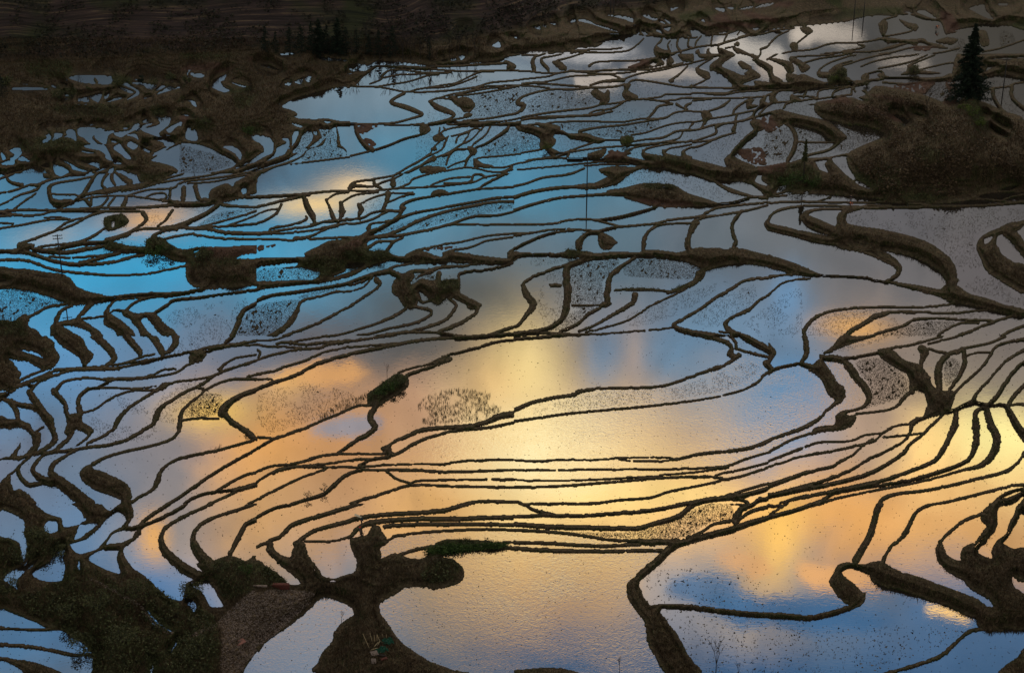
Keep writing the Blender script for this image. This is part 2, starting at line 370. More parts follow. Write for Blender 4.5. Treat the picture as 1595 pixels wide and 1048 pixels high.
P 255 215 270 190 330 150 420 280 475 340 480 380 450 420 400 430 410 400 370 370 330 280 270 230
V 24 430 415 24 370 460 24 320 510 34 260 550 26 170 590 26 80 620 28 -10 660
V 40 330 140 34 400 150 34 460 165 60 490 190 60 540 260 60 590 320 50 620 380 30 600 430 20 540 460 16 470 470
P 415 500 450 470 480 465 530 490 540 530 500 570 430 590 330 600 270 605 290 570 360 555 410 550
W 485 480 530 478 520 492 490 492
V 16 540 485 16 640 475 16 740 460 24 800 430 30 840 380 30 890 345
V 18 300 600 18 180 630 20 60 690 20 -10 725
P 300 150 350 110 420 90 460 60 540 30 640 0 480 -10 440 20 400 70 350 110
V 20 350 115 20 450 75 20 560 35 18 700 -5
V 20 380 130 18 480 145 18 560 135 18 690 110
V 18 680 100 18 760 85 18 860 70 16 960 45 14 1060 15 12 1110 -5
L 14 980 60 1100 30 1240 -5
P 670 105 720 85 780 110 840 160 930 190 990 260 1000 300 1040 340 1130 345 1140 380 1120 450 1060 490 950 520 890 560 860 545 900 510 950 500 970 430 960 370 940 340 870 345 860 280 840 240 760 190 700 150
V 60 940 90 70 960 110 40 940 160 24 940 210
V 18 990 90 16 1030 105 24 1090 115
V 26 1090 120 40 1150 110 30 1190 100 40 1200 130 40 1200 190 30 1160 270 20 1110 340
V 40 1100 130 50 1060 170 60 1040 240 60 1050 330
V 20 1180 88 18 1260 75 18 1370 50 24 1450 10 20 1480 -8
L 14 1220 130 1280 112 1360 112
V 30 1580 30 18 1480 45 20 1400 75 22 1360 130 20 1300 210 22 1200 300 22 1130 370
V 24 1580 90 22 1490 140 20 1420 200 20 1340 290 24 1270 370 36 1250 410 24 1190 435 22 1140 465
V 22 1580 150 24 1510 220 36 1450 300 36 1400 380 24 1350 420
V 20 1580 290 36 1510 370 30 1470 425
V 20 1250 410 16 1330 425 18 1420 430 18 1580 425
V 24 1150 460 20 1090 475 22 1030 530 24 960 600 24 870 670 34 840 715 26 780 760 30 640 840 30 480 890 30 300 930 34 130 960 36 -10 985
V 30 1150 460 60 1145 550 40 1110 630 50 1070 710 30 1020 770 28 880 830 26 740 880 26 560 920 28 380 960 26 180 1000 30 80 1035
V 20 1330 430 40 1270 480 60 1270 560 50 1275 640 40 1245 740 26 1180 790 26 1040 840 22 860 890 20 640 925 18 420 965 24 330 1010 24 250 1048
V 50 1330 440 60 1360 550 70 1400 640 60 1370 740 40 1300 800 20 1200 825 16 1060 865 16 900 905 18 740 935 16 560 970 20 400 1005 30 300 1035 30 220 1048
V 40 1460 440 56 1500 520 60 1560 620 40 1580 660
V 24 1580 700 24 1530 780 26 1440 840 24 1300 875 22 1100 925 22 940 955 24 800 970 34 710 1000 40 680 1055
V 18 950 1048 20 1100 1020 20 1300 970 20 1480 925 22 1580 915
P 1360 1050 1390 1010 1450 960 1580 930 1580 960 1540 990 1480 1050
W 1420 1000 1500 960 1560 950 1480 990
V 20 1580 985 30 1540 1050
V 14 700 605 14 600 610 16 540 640 14 460 655 16 320 658 18 230 685
V 22 210 695 20 130 725 18 -10 780
V 18 700 605 20 640 655 20 500 690 18 350 720 16 200 745 14 100 780 14 -10 812
V 22 700 605 14 780 560 14 860 548
L 14 700 630 780 622 870 612 940 603
V 18 640 640 16 560 700 16 510 745 20 455 770 24 400 805 20 250 835 18 130 875 18 -10 920
V 30 880 560 20 870 600 16 820 660 20 700 725 20 640 750 20 520 820 26 380 880 22 200 930 24 -10 985
V 16 290 830 18 150 880 18 -10 940
L 24 -10 1040 80 1048 140 1010 250 980
S 540 180 680 150 860 280 860 340 780 400 560 460 640 360
s 500 100 700 40 1000 0 700 0 400 110
S 1080 170 1150 150 1180 230 1090 320
T 400 520
F 985 430 1060 370 1200 340 1280 340 1400 360 1480 420 1480 470 1400 520 1200 550 1060 555 1000 530
F 370 520 430 470 520 410 600 390 670 360 650 420 560 450 480 480 400 520
T 0 520
F 1295 690 1500 610 1520 640 1400 680 1300 705
T 1195 260
F 720 20 740 20 740 30
T 0 260
V 14 -10 75 20 60 50 14 100 30 14 160 5
V 12 -10 160 16 80 145 16 180 110 26 230 110 16 300 80 12 420 55 12 520 45 
V 14 30 40 20 60 90 30 130 110
P 290 -10 440 -10 520 30 500 50 400 60 310 70 260 60 
W 325 0 410 0 415 35 370 60 335 40
V 12 260 90 20 220 140 14 120 170 12 60 205 12 -10 235
V 12 220 160 14 140 215 12 80 260
V 12 560 60 14 460 80 16 340 100 36 300 130 36 310 200 30 330 230
L 10 320 165 400 170 450 168 480 180
P 310 190 360 200 400 195 440 200 420 230 330 240
V 16 660 -10 20 600 30 26 560 80 30 530 130 24 490 180 14 430 220 12 370 250
V 14 700 0 24 640 60 20 620 110 24 640 130
V 24 690 10 30 680 70 20 700 110
V 14 690 20 40 740 60 50 790 95
P 760 -10 1090 -10 1080 20 1040 50 980 70 900 90 850 90 830 50 770 30
G 850 0 1050 10 1000 60 870 80
V 24 560 160 50 640 150 40 740 130 26 850 110 20 960 85 14 1050 60 12 1120 40 10 1180 0
V 20 480 180 24 560 160
V 14 740 150 18 850 130 16 960 100 14 1100 75 12 1280 50 12 1420 10 12 1500 -10
L 12 760 180 900 140 1050 130 1120 90 1250 75 1400 55 1564 20
L 10 1140 100 1300 90 1440 60 1564 40
V 30 520 200 30 550 230 14 560 180 
V 20 660 190 14 620 235 10 560 250
V 16 700 185 18 660 235
V 30 770 190 40 750 235
L 12 480 205 560 185 700 175 800 180 890 190 990 205
L 12 890 185 930 165 1000 160 1010 190 960 200
V 20 1040 130 24 1030 200
V 40 1120 130 40 1115 195
V 40 1190 120 40 1210 190 
P 1270 150 1320 120 1380 100 1420 120 1440 90 1570 30 1570 150 1500 175 1440 190 1400 200 1330 215 1220 210 1200 190 1240 185 1270 190
W 1470 130 1500 120 1500 160 1475 165
W 1210 110 1290 105 1280 150 1260 180 1225 190 1210 150
V 24 990 205 16 1120 215 22 1250 225 20 1380 205 18 1450 190 18 1570 180
L 10 1020 225 1180 215 1250 225
V 20 -10 270 20 150 262 16 300 265 20 400 260 16 600 250 18 760 250 22 900 245 26 1060 232 24 1200 228 26 1320 215
L 14 -10 300 140 295 250 290 340 270 600 268 640 265
V 20 -10 275 24 80 290 16 200 300
V 12 -10 340 14 80 345
V 14 -10 375 14 120 355 16 220 335 12 320 320 12 440 320
L 10 270 310 360 305 440 320 500 310
V 18 640 270 20 540 300 16 450 350 18 320 395 20 200 440 16 120 465
L 14 340 385 380 350 450 325
P 105 470 130 455 170 465 210 470 200 490 140 505 105 495
G 640 300 740 285 785 330 740 370 640 375
P 635 310 670 300 745 285 785 325 775 345 720 375 660 390 632 360
W 680 340 700 325 695 365 680 370
L 16 640 270 760 270 850 270
V 40 870 280 30 890 320 20 850 360 16 780 400
V 14 635 375 24 570 420 20 500 450 16 420 465 16 280 480 26 200 500
V 14 200 500 20 320 500 26 500 465 22 640 455 24 760 420 18 850 380 22 960 375 30 1050 365 26 1180 375 22 1260 380 30 1390 400 24 1570 405
V 20 640 440 26 700 430 22 790 400
V 24 1050 265 18 1010 320 14 960 360
V 30 1330 230 30 1260 280 30 1180 320 40 1100 355 20 1020 370
V 16 1320 220 30 1380 235 20 1440 240 14 1570 245
V 16 1570 265 14 1440 305 16 1300 345 20 1180 375
L 12 1570 290 1480 325 1390 355
L 16 1570 345 1480 352 1360 362 1240 372
V 20 980 440 20 930 420 20 1000 390 14 1080 385
V 16 1000 440 18 1060 425 14 1180 405
L 16 1180 412 1300 430 1440 438 1570 440
P 640 480 680 455 760 475 880 485 890 450 930 425 980 430 1030 460 1090 500 1140 500 1240 485 1380 485 1570 478 1570 560 1440 560 1570 575 1570 700 1440 715 1300 725 1200 735 1150 710 1130 660 1130 600 1130 580 1060 570 980 530 920 525 850 520 720 520 640 500
G 880 480 890 450 930 425 980 430 1030 460 1090 500 1070 520 960 520 860 500 640 500 640 480 680 460 780 480
G 1100 520 1180 500 1250 490 1290 530 1280 590 1180 620 1140 560
G 1300 560 1450 560 1450 600 1320 600
W 1180 510 1215 500 1190 525
R 1260 490 1380 485 1570 478 1570 530 1440 550 1300 550
W 1570 525 1480 535 1440 552 1500 560 1570 555
V 30 200 500 30 380 520 34 520 500 20 640 480
V 26 -10 510 30 120 510 30 200 530 26 300 565 30 420 590 26 550 592 26 680 580 24 780 555 22 880 535
V 16 300 545 16 420 553
L 14 440 552 560 545 700 525
V 20 480 580 24 560 570 26 640 545 20 730 525
L 12 60 515 160 530 220 545
V 20 -10 570 18 80 562 22 180 575 22 280 610 22 380 635 18 540 650 16 700 660 14 850 655 16 980 635 14 1130 602
P -10 610 60 615 160 620 280 640 370 650 430 680 470 730 540 760 620 775 690 795 560 830 440 830 380 820 300 790 200 760 100 740 -10 735
W -10 688 45 692 -10 705
V 20 430 830 20 300 850 20 220 890 24 160 920
P -10 940 40 930 80 940 150 895 180 920 175 970 230 1000 280 1048 280 1060 -10 1060
G -10 930 60 940 120 920 160 1000 160 1048 -10 1048
S 0 760 120 750 250 800 400 830 250 870 170 900 60 940 0 920
V 24 680 795 22 800 780 20 950 770 20 1120 765 22 1250 740 22 1400 730 22 1570 712
V 16 430 840 20 560 825 20 680 798
L 14 650 890 690 820 740 805 815 800
V 26 640 890 20 680 830
L 14 830 797 950 790 1100 772
V 24 770 870 18 820 825 16 900 797 14 1000 785
V 22 940 890 20 1000 850 20 1060 810 18 1200 795 16 1350 775 16 1570 745
V 36 330 980 28 350 910 24 380 870 18 440 845
V 22 470 920 40 520 870 40 560 830
V 22 360 950 18 480 925 12 600 912 16 650 900 12 700 872 20 750 875
P 370 950 450 925 500 930 580 980 650 1050 570 1050 540 1000 450 970 380 965
P 305 980 330 950 400 980 460 1020 490 1050 320 1050
P 630 910 680 900 760 950 810 1000 840 1055 740 1050 690 990 635 960
P 740 870 790 875 830 890 940 885 1000 950 1060 1000 1090 1055 880 1055 850 1000 790 930 750 905
W 880 910 910 940 960 1000 1000 1050 960 1050 900 1000 860 940
V 44 1400 1060 44 1440 980 40 1470 900 30 1500 860 22 1570 825
S 1420 1048 1470 940 1564 840 1564 1048
S 1200 360 1330 280 1564 255 1480 280 1320 340
s 1040 360 1060 270 1300 240 1200 290
s 900 270 1040 270 1000 340 900 370 840 380
s 1000 900 1500 800 1400 1000 1200 1040
T 400 260
V 30 -10 70 20 20 40 18 80 10 14 160 -10
V 20 -10 120 20 0 60
V 24 -10 182 20 140 175 18 280 165 16 430 150 14 540 145 12 700 145 12 860 130
V 20 -10 245 20 100 220 24 200 195 20 320 170
L 10 -10 295 60 265 130 255
V 14 -10 345 16 60 320 20 120 280 22 150 230
V 40 290 190 50 310 250 50 340 300 30 350 330
V 14 80 395 16 90 375 16 220 350 20 300 320 14 300 300
V 26 425 200 18 440 240 40 465 310
V 12 430 200 14 480 165 14 560 155
V 30 510 220 56 520 270 30 510 310
V 12 510 220 12 600 170 14 740 155
V 30 620 230 50 635 260 20 620 300 14 630 325
V 12 630 225 12 700 190 14 780 165
V 50 800 165 30 790 210 30 770 260
V 14 560 140 30 600 115 14 700 120 14 760 95 12 860 60 14 900 20
V 20 560 130 16 590 95 14 700 80 30 720 110 14 760 130
V 14 700 75 12 820 55 14 900 25 20 960 5 12 1100 15 12 1300 5 12 1560 8
V 50 830 105 20 830 60
V 14 860 130 14 930 100 14 960 70 12 1100 35 12 1350 15 
L 12 860 130 1000 125 1140 115 1270 100 1330 90 1400 60 1570 35
L 12 1060 115 1100 95 1180 70 1300 60
V 14 1140 100 20 1290 95 16 1320 50 20 1360 45 12 1400 65
V 14 1570 10 18 1500 50 18 1440 80 16 1380 110 14 1340 135 14 1200 155
P 1060 180 1070 150 1120 135 1160 150 1170 165 1110 180
V 18 870 265 24 880 235 20 950 200 14 1060 180 16 1160 165 14 1250 150 12 1350 135 18 1570 122
L 12 820 160 900 160 950 155
L 12 800 215 900 175 960 165
V 20 860 270 16 780 265 14 700 280 16 640 310 14 500 330 14 380 340 16 330 350
V 20 -10 405 18 80 395 16 220 375 16 330 360 16 420 330 14 540 320 14 620 315
V 16 -10 412 14 130 405 14 240 398 14 380 378 16 500 350 16 600 345 16 700 320 16 760 290 16 800 270
V 14 -10 438 14 120 440 14 220 450
V 30 230 440 24 300 430 18 360 410 16 430 375 14 500 360
V 16 320 440 16 480 430 18 620 425 24 680 395 20 760 365 24 850 310 26 900 250
V 36 680 375 14 700 345 12 780 335 14 840 320
V 18 650 430 18 720 390 20 850 320 18 960 280 14 1100 255 20 1200 235 16 1340 210 20 1450 190 16 1570 180
V 20 660 430 24 780 415 26 870 385 26 960 340 24 1060 300 22 1180 265 24 1330 235 20 1440 215 20 1570 210
V 16 680 500 16 660 470 20 700 435 24 850 420 20 960 400 20 1100 370 20 1200 340 18 1330 300 16 1460 295 14 1570 270
L 14 1120 365 1200 350 1320 350 1390 355 1440 350 1570 352
V 30 680 490 20 740 455 14 850 450 
V 24 790 510 20 830 460 16 890 430
P 290 525 380 480 440 450 560 435 640 430 660 450 660 490 690 510 790 510 830 535 900 545 980 510 1040 530 1120 550 1160 510 1330 535 1500 555 1570 550 1570 580 1400 590 1200 580 1000 580 900 575 790 565 700 590 640 620 560 660 440 690 300 700 150 710 -10 740 -10 700 20 670 40 620 150 615 240 600 240 570 -10 600 -10 555 280 548
W 540 590 650 585 640 610 560 640 450 675 540 630
W 465 535 500 535 480 545
W 40 625 150 617 380 620 350 685 200 690 5 697 18 665
G 520 530 640 490 790 510 830 540 700 590 560 570
G 240 600 350 545 540 570 530 620 400 670 300 690 380 630 260 610
R -10 480 120 470 320 465 420 455 220 465 100 490 0 515 
R 500 500 600 440 650 460 560 510
S 40 620 380 620 350 680 0 700
P 900 545 930 520 980 505 1100 540 1120 555 1000 570
V 24 970 510 12 1100 480 12 1250 455 12 1400 420 14 1570 405
V 30 1140 530 16 1200 505 14 1300 490 14 1400 450 14 1570 425
P 1525 550 1530 515 1570 495 1570 555
R 1010 510 1100 490 1300 470 1230 490 1060 520
V 20 -10 745 20 120 720 18 300 700 16 450 690 18 580 655 18 700 590 16 800 565
V 22 -10 815 20 90 780 22 240 760 20 400 735 20 520 715 22 600 690 22 680 660 24 790 630
L 12 560 715 620 705 700 665
V 14 580 755 18 480 760 16 380 790 20 280 815 40 240 890 50 190 960 34 100 1020 20 20 1048
V 12 580 752 12 640 735 14 700 675
V 20 700 670 14 720 655 14 800 645
V 20 110 1048 20 300 980 20 440 915 20 560 850 20 700 760 24 750 715 50 730 690
V 26 790 630 16 860 600 14 960 590 16 1100 575 16 1250 570
V 40 800 630 40 880 660
V 30 900 655 30 960 635 30 1060 630 26 1120 610 18 1250 605 14 1350 590 12 1570 570
V 18 1570 580 14 1480 610 14 1350 630 18 1240 645 24 1230 700 26 1230 760
P 830 700 870 660 930 650 960 655 940 720 1000 780 980 830 960 860 900 855 860 800 820 760
G 900 670 930 690 960 760 960 820
V 26 1110 690 40 1110 650
P 940 720 1000 650 1090 650 1110 690 1200 680 1230 700 1230 760 1360 830 1365 850 1300 870 1260 830 1160 790 1110 840 1060 820 1000 830
W 945 700 1000 665 1090 650 1080 690 1000 680 950 715
W 980 745 1020 770 1050 810 1010 815 1000 780
S 950 660 1090 660 1090 740 960 740
G 1100 700 1220 685 1225 750 1120 765
V 22 1360 840 26 1320 900 26 1220 960 22 1110 1000
V 22 1170 800 24 1210 840 24 1180 900 24 1120 945 20 1000 985 16 850 1010 14 600 1048
V 20 960 850 24 1050 870 24 1060 900 20 960 950 18 800 985 16 640 1025 14 400 1055
V 20 910 860 24 840 905 18 740 950 16 640 980 14 500 1020 14 280 1048
V 16 740 1048 14 860 1015 16 1000 1005 18 1120 1010 18 1260 1030 22 1400 1025 24 1480 1000 24 1570 975
L 22 1260 1035 1400 1025 1570 1015
S 1 850 260 810 220 900 170 960 60 1030 0 1040
S 250 790 450 740 600 720 480 745 300 800
S 700 400 900 340 1080 280 1400 210 1564 200 1564 250 1250 310 1100 350 960 390 1000 350 800 400
s 640 210 760 180 760 260 660 280
s 850 90 930 40 950 90 880 120
s 0 780 300 730 560 720 700 640 850 600 600 680 200 740 0 760
T 800 260
L 10 0 18 120 15 300 10 450 5
V 18 -10 120 16 80 100 16 180 65 16 340 45 16 440 8
V 30 -10 190 26 100 155 24 240 130 24 370 120 50 440 120 50 540 110 50 640 75 30 720 20 18 800 -8
P 510 5 600 -10 700 -10 720 20 680 60 600 90 500 130 430 130 500 95 570 60 540 40
V 24 -10 270 22 90 235 18 200 205 18 300 185 18 430 175 22 560 165
P 560 160 580 140 680 125 780 100 900 100 980 110 1060 160 1160 190 1230 215 1260 230 1180 240 1060 245 940 250 840 240 760 215 680 190 660 175 560 175
G 780 110 900 100 980 112 1000 130 850 140
R 720 200 850 190 1060 210 1100 235 940 245 800 225
V 14 700 30 14 800 2 20 900 0 20 1040 20 20 1130 50 20 1230 90 22 1330 140 20 1470 180
P 1040 -10 1570 -10 1570 190 1470 190 1330 160 1240 110 1220 90 1250 85 1440 100 1380 90 1240 80 1100 40
W 1240 85 1340 90 1440 105 1500 145 1520 175 1480 180 1380 150 1290 115
W 1470 90 1500 30 1515 40 1510 80 1550 110 1530 115
V 14 1240 225 16 1340 215 16 1450 185 18 1564 185
V 16 -10 348 14 100 350 14 240 345 14 330 325 14 460 318 14 560 340 12 660 365
V 16 500 325 20 640 305 20 760 275 14 890 240
L 12 -10 406 120 400 200 385 310 378
L 12 -10 420 100 405
V 14 330 378 14 450 385 20 520 390 18 600 370 16 760 355 16 860 345 16 970 320 18 1140 300 20 1220 255 16 1350 235 16 1570 215
V 18 -10 505 18 100 450 16 220 405 14 370 385
V 16 540 400 22 450 405 60 400 460 50 400 490
P 520 390 550 400 600 430 630 460 590 500 550 505 520 480 512 430
V 20 790 510 36 795 470 26 810 410 20 870 360 14 960 345 16 1090 340 22 1150 310 14 1240 295 16 1400 270 14 1564 230
V 60 1110 340 40 1070 410 50 1060 480 40 1080 520
V 26 1390 270 30 1340 330 24 1330 390 30 1355 450 30 1340 490
P -10 520 60 520 200 525 300 520 330 500 390 510 460 515 500 525 620 515 760 520 800 505 880 505 1000 520 1080 500 1140 490 1300 500 1360 490 1480 520 1570 545 1570 605 1480 590 1390 575 1300 590 1160 620 1040 570 850 545 700 545 520 560 440 560 300 545 150 540 40 545 -10 580
G 320 525 320 505 390 505 460 525
P 1525 345 1560 300 1570 300 1570 390 1540 380
V 18 -10 575 20 40 540
V 20 440 560 22 340 590 20 200 635 20 100 680 30 60 720 60 80 780 60 120 840 36 80 900 22 30 960 18 -10 975
V 20 480 555 50 340 600 60 320 680 60 330 760 60 320 860 40 290 930 26 210 980 24 100 1000 20 -10 1010
P 220 710 290 710 290 730 225 730
V 24 740 550 24 680 590 40 640 620 40 590 670 50 570 750 50 570 830
L 14 360 843 540 840
V 20 580 830 22 520 860 24 450 900 22 380 960 20 280 1000
P 540 820 600 830 560 855 530 850
V 14 610 750 24 740 745 18 860 748 16 970 762
G 610 670 720 670 900 690 1090 680 1000 750 780 740 620 745
S 680 590 760 555 1060 580 1160 620 1100 680 900 680 680 660
S 350 610 480 580 640 560 620 620 590 660 540 700 540 840 350 850
S 220 1000 320 900 480 850 520 860 400 950 260 1000
P 1090 690 1110 640 1150 625 1140 690 1090 720 960 770 930 765
V 50 740 780 40 720 830 26 620 890 20 500 960 18 400 1000
V 20 1170 625 30 1140 680 18 1050 740 14 930 800 14 830 850 14 700 930 12 580 970 14 440 1005
P 1150 600 1300 580 1400 575 1570 590 1570 610 1400 590 1280 600 1150 640
V 20 1570 675 20 1420 690 24 1330 740 24 1240 790 22 1130 870 24 1020 930 34 980 965 40 1050 1000 44 1180 1020 50 1300 1045
V 18 1570 770 22 1500 810 30 1430 870 22 1330 915 40 1290 960 50 1330 1010 60 1440 1050
V 30 -10 1015 16 120 1035 18 300 1020 14 500 1018 12 680 1005 12 800 995
V 20 -10 1010 20 200 1010 18 400 1020
L 12 825 992 970 978
L 14 1250 1000 1300 1010
s 30 550 330 560 200 600 40 600
s 700 900 1100 750 1300 700 1000 900 700 980
s 1050 900 1500 700 1400 900 1200 980
s 1400 950 1564 850 1564 1040
s 720 40 860 10 980 30 1300 150 1440 190 1200 210 1000 110 760 100 640 120
s 200 660 300 640 300 900 200 970 100 960
T 1195 260
P -10 -10 1570 -10 1570 145 1420 150 1280 180 1180 200 1000 215 860 215 740 210 620 190 500 180 350 170 200 170 80 165 -10 170
W 55 160 80 120 115 115 100 145
W 90 168 130 150 155 160 130 168
W 220 165 240 148 255 162
W 305 -10 355 -10 375 35 320 28
W 435 -10 500 -10 540 75 610 110 620 135 560 110 520 80 460 30
G 0 40 150 10 320 40 300 130 150 140 0 100
G 520 10 780 60 820 150 700 160 520 60
G 800 150 1050 120 1100 190 850 200
L 8 520 88 560 72
W 1420 145 1460 125 1530 115 1510 130 1470 145
V 14 -10 185 14 120 172
L 12 310 210 390 182
V 14 -10 225 14 120 212 14 340 215 14 560 218 16 740 212
L 12 560 245 620 235 760 235
V 20 600 250 24 860 245 26 1000 240 18 1160 238 20 1300 235 20 1440 225 24 1570 210
V 16 740 212 16 900 225 20 1100 215 16 1280 195 14 1440 210 20 1570 215
L 14 1280 185 1340 160 1450 150 1570 150
L 12 1430 205 1480 185 1570 165
W 1290 185 1340 165 1560 155 1480 180 1420 198
P 0 310 60 260 140 240 220 235 200 245 100 265 40 290 15 340 90 360 200 385 350 415 480 440 600 480 720 520 790 565 820 620 800 670 740 698 720 690 780 650 785 625 740 590 640 545 560 520 450 500 420 480 300 460 150 420 20 390 0 370
L 14 220 238 350 235 460 240 560 242
P 195 310 240 265 320 252 440 250 520 240 620 245 560 262 490 285 485 340 560 360 700 380 850 415 960 450 1050 500 1120 560 1150 620 1160 690 1150 720 1080 740 1060 740 1085 710 1060 650 980 590 900 555 780 525 650 500 560 460 450 440 330 400 240 360
W 250 290 320 265 450 262 425 300 415 360 330 325
P -10 530 60 550 180 590 280 635 340 655 480 660 600 668 680 688 780 700 920 720 1060 745 1150 720 1230 770 1340 800 1450 840 1570 865 1570 900 1500 905 1420 880 1300 860 1200 830 1120 825 1050 790 900 750 760 715 600 680 440 668 260 665 120 660 -10 680 -10 660 140 650 60 625 -10 600
V 14 260 680 12 140 690 14 60 730 18 10 780 20 -10 800
P 1270 480 1310 420 1390 380 1480 340 1570 325 1570 345 1540 380 1500 395 1410 415 1395 470 1430 530 1500 580 1570 600 1570 770 1480 730 1340 640 1300 560
W 1325 435 1375 425 1350 460 1325 470
P 1430 400 1490 390 1530 400 1560 450 1570 460 1570 560 1520 500 1480 450 1440 420
W 1525 400 1570 395 1570 440
V 14 1370 405 16 1450 375 14 1570 350
V 22 230 1060 36 230 990 26 290 920 20 380 880 18 520 860 16 720 852 16 900 855 14 1040 845 16 1160 825
V 14 1160 825 16 1250 840 24 1400 870 24 1480 890 20 1570 905
P 430 1055 500 990 580 940 660 890 760 875 900 875 900 895 780 890 690 915 600 960 520 1010 480 1055
V 14 900 880 16 1060 890 16 1250 880 14 1400 865
V 22 540 1055 22 700 1005 22 820 970 20 900 930 18 1040 920 16 1200 930 16 1370 935
V 18 1570 905 20 1480 910 20 1360 950 22 1260 990 20 1120 1045
L 16 1000 1050 1080 1000 1180 950 1290 950
V 22 1570 965 22 1480 1000 26 1390 1045
s 490 270 900 270 1500 250 1564 320 1300 400 1260 480 1350 650 1564 780 1564 850 1180 730 1160 620 1050 480 860 410 490 340
s 250 1048 280 940 400 890 600 870 800 870 600 920 460 1040
s 560 1048 700 940 900 900 800 960
S 640 1048 860 970 950 940 1160 950 1000 1030
s 0 850 200 740 200 1000 0 1040
s 1000 890 1100 840 1300 860 1400 900 1350 920 1100 920
T 0 80 5.213
P -10 -120 1564 -120 1564 640 1500 740 1440 760 1360 800 1230 880 1300 900 1400 930 1450 970 1400 1010 1310 1040 1130 1048 1000 1048 -10 1048
W 560 215 620 198 780 200 900 205 900 262 760 260 660 250
P 770 210 800 250 780 260 760 235
W 640 380 720 360 830 335 800 410 760 395 720 370 720 405 640 400
W 845 350 890 325 880 370 850 385
W 860 400 980 365 1020 370 900 405
W 960 290 1000 295 1080 325 1070 340 1010 320
W 990 265 1040 262 1125 320 1125 350 1080 375 1030 390 1110 325
W 1060 255 1130 255 1270 278 1240 305 1200 300 1160 275
W 1250 320 1300 285 1350 280 1300 310
W 1320 320 1360 290 1410 285 1370 310
W 1160 380 1280 345 1300 325 1480 285 1440 300 1300 340 1200 375
W 120 298 370 300 370 306 120 308
W 490 250 540 255 545 270 500 262
W 420 278 460 280 450 290 425 288
W 525 335 565 350 560 362 530 358
W 340 735 380 700 370 680 400 675 420 700 380 735
W 440 690 440 670 505 670 500 690 420 725
W 520 690 540 680 540 640 600 640 615 670 618 725 570 700
W 625 640 660 618 850 632 760 680 750 710 790 750 740 752 680 700 635 680
W 770 680 850 645 930 650 880 680 862 750 820 740 770 700
W 680 770 720 755 830 755 870 790 910 885 860 865 850 830 800 800 720 785
W 650 805 720 815 780 825 700 822
W 930 660 1050 640 1100 590 1135 590 1110 630 1030 670 985 695 940 680
W 1000 620 1045 620 1010 635
W 1100 650 1150 605 1220 582 1235 590 1160 620 1110 650
W 1165 560 1190 550 1210 575 1160 578
W 1145 635 1260 605 1300 580 1270 530 1320 540 1350 525 1385 535 1375 590 1330 630 1290 660 1300 690 1250 680
W 1350 635 1400 600 1470 570 1470 590 1420 620 1380 658
W 1240 710 1300 700 1370 705 1420 745 1390 768 1340 768 1320 735
W 1030 680 1090 665 1110 680 1125 715 1080 690
W 900 720 930 720 950 740 910 735
W 920 785 970 745 1000 790 1065 865 1030 870 980 830
W 1030 760 1060 730 1120 765 1080 795
W 1155 745 1200 740 1200 770 1180 770
W 1135 775 1160 775 1220 815 1190 815
W 1240 850 1260 820 1330 785 1370 780 1310 820
W 80 800 130 785 165 790 175 830 130 875 100 880 80 870 120 840
W 145 880 180 850 240 890 190 885
W 5 830 20 828 50 870 20 878
W 10 910 50 890 120 880 110 915 40 920
W 330 930 390 905 400 940
W 430 890 455 870 450 920 500 930 555 970 550 1010 480 1020 440 980
W 485 875 520 880 590 920 640 950 710 970 680 975 590 955 570 920
W 650 885 790 895 810 945 770 930 700 905
W 910 885 940 880 985 910 930 910
W 80 1048 150 1000 250 935 330 940 380 990 370 1048
W 60 1000 100 970 190 955 150 975
W -10 990 50 985 45 1020 0 1035
W 940 970 1000 965 1060 1010 1130 1048 1040 1048
W 690 1010 740 970 750 1010 710 1025
W 430 1048 530 1020 650 1005 560 1048
W 760 1048 800 1000 860 990 820 1048
W 860 1030 890 960 925 945 910 1000 890 1048
W 770 975 860 930 890 935 820 965
W 600 1048 640 1020 700 1040 
G 170 750 350 690 650 730 680 780 500 830 200 810
G 1230 450 1340 450 1340 520 1230 510
G 900 200 1060 200 1060 280 900 270
G 200 100 560 80 560 210 260 200
S 80 1048 150 1000 250 935 330 940 380 990 370 1048
G 400 450 900 440 1000 520 600 530
T 265 80 5.213
P -10 -120 1570 -120 1570 290 1400 290 1240 320 1050 370 960 410 910 450 960 465 1020 490 1035 520 1010 530 1080 548 1200 550 1260 545 1400 570 1570 585 1570 850 1440 855 1430 820 1400 790 1350 770 1355 700 1345 610 1320 610 1270 700 1240 760 1120 800 1080 850 960 915 860 940 760 990 710 1048 100 1048 280 1000 400 970 500 940 540 900 480 860 400 820 250 760 100 745 0 780
W 345 240 400 210 455 192 440 230 410 245 430 285 485 318 430 328 345 292
W 735 110 800 110 850 130 880 150 820 135
W 480 240 540 265 640 290 560 280
W 900 22 1020 20 960 30 910 30
W 1205 45 1300 55 1420 68 1435 82 1300 78 1220 68
W 1455 105 1570 110 1570 165 1465 162
W 1500 275 1540 200 1570 190 1570 270
W 1010 250 1080 210 1070 260
W 1085 215 1145 205 1125 255
W 930 265 990 250 970 275
W 100 390 160 390 200 410 215 445 190 440 160 405
W 180 355 205 355 195 370
W 85 515 120 508 150 520
R 80 525 150 520 130 570 60 580
W -10 620 60 575 95 575 90 600 40 630 -10 660
W 130 610 160 605 170 640 210 640 220 720 130 710
R 40 155 160 110 320 95 430 100 340 150 200 160
R 620 50 680 50 660 80 640 80
W 165 180 260 185 275 205 200 205
R 330 180 400 150 520 130 440 170
W 430 775 520 775 580 830 570 880 530 830 470 795
W 660 690 720 685 800 700 840 750 830 820 770 850 680 900 600 930 530 950 570 915 680 870 760 800 740 750 680 720
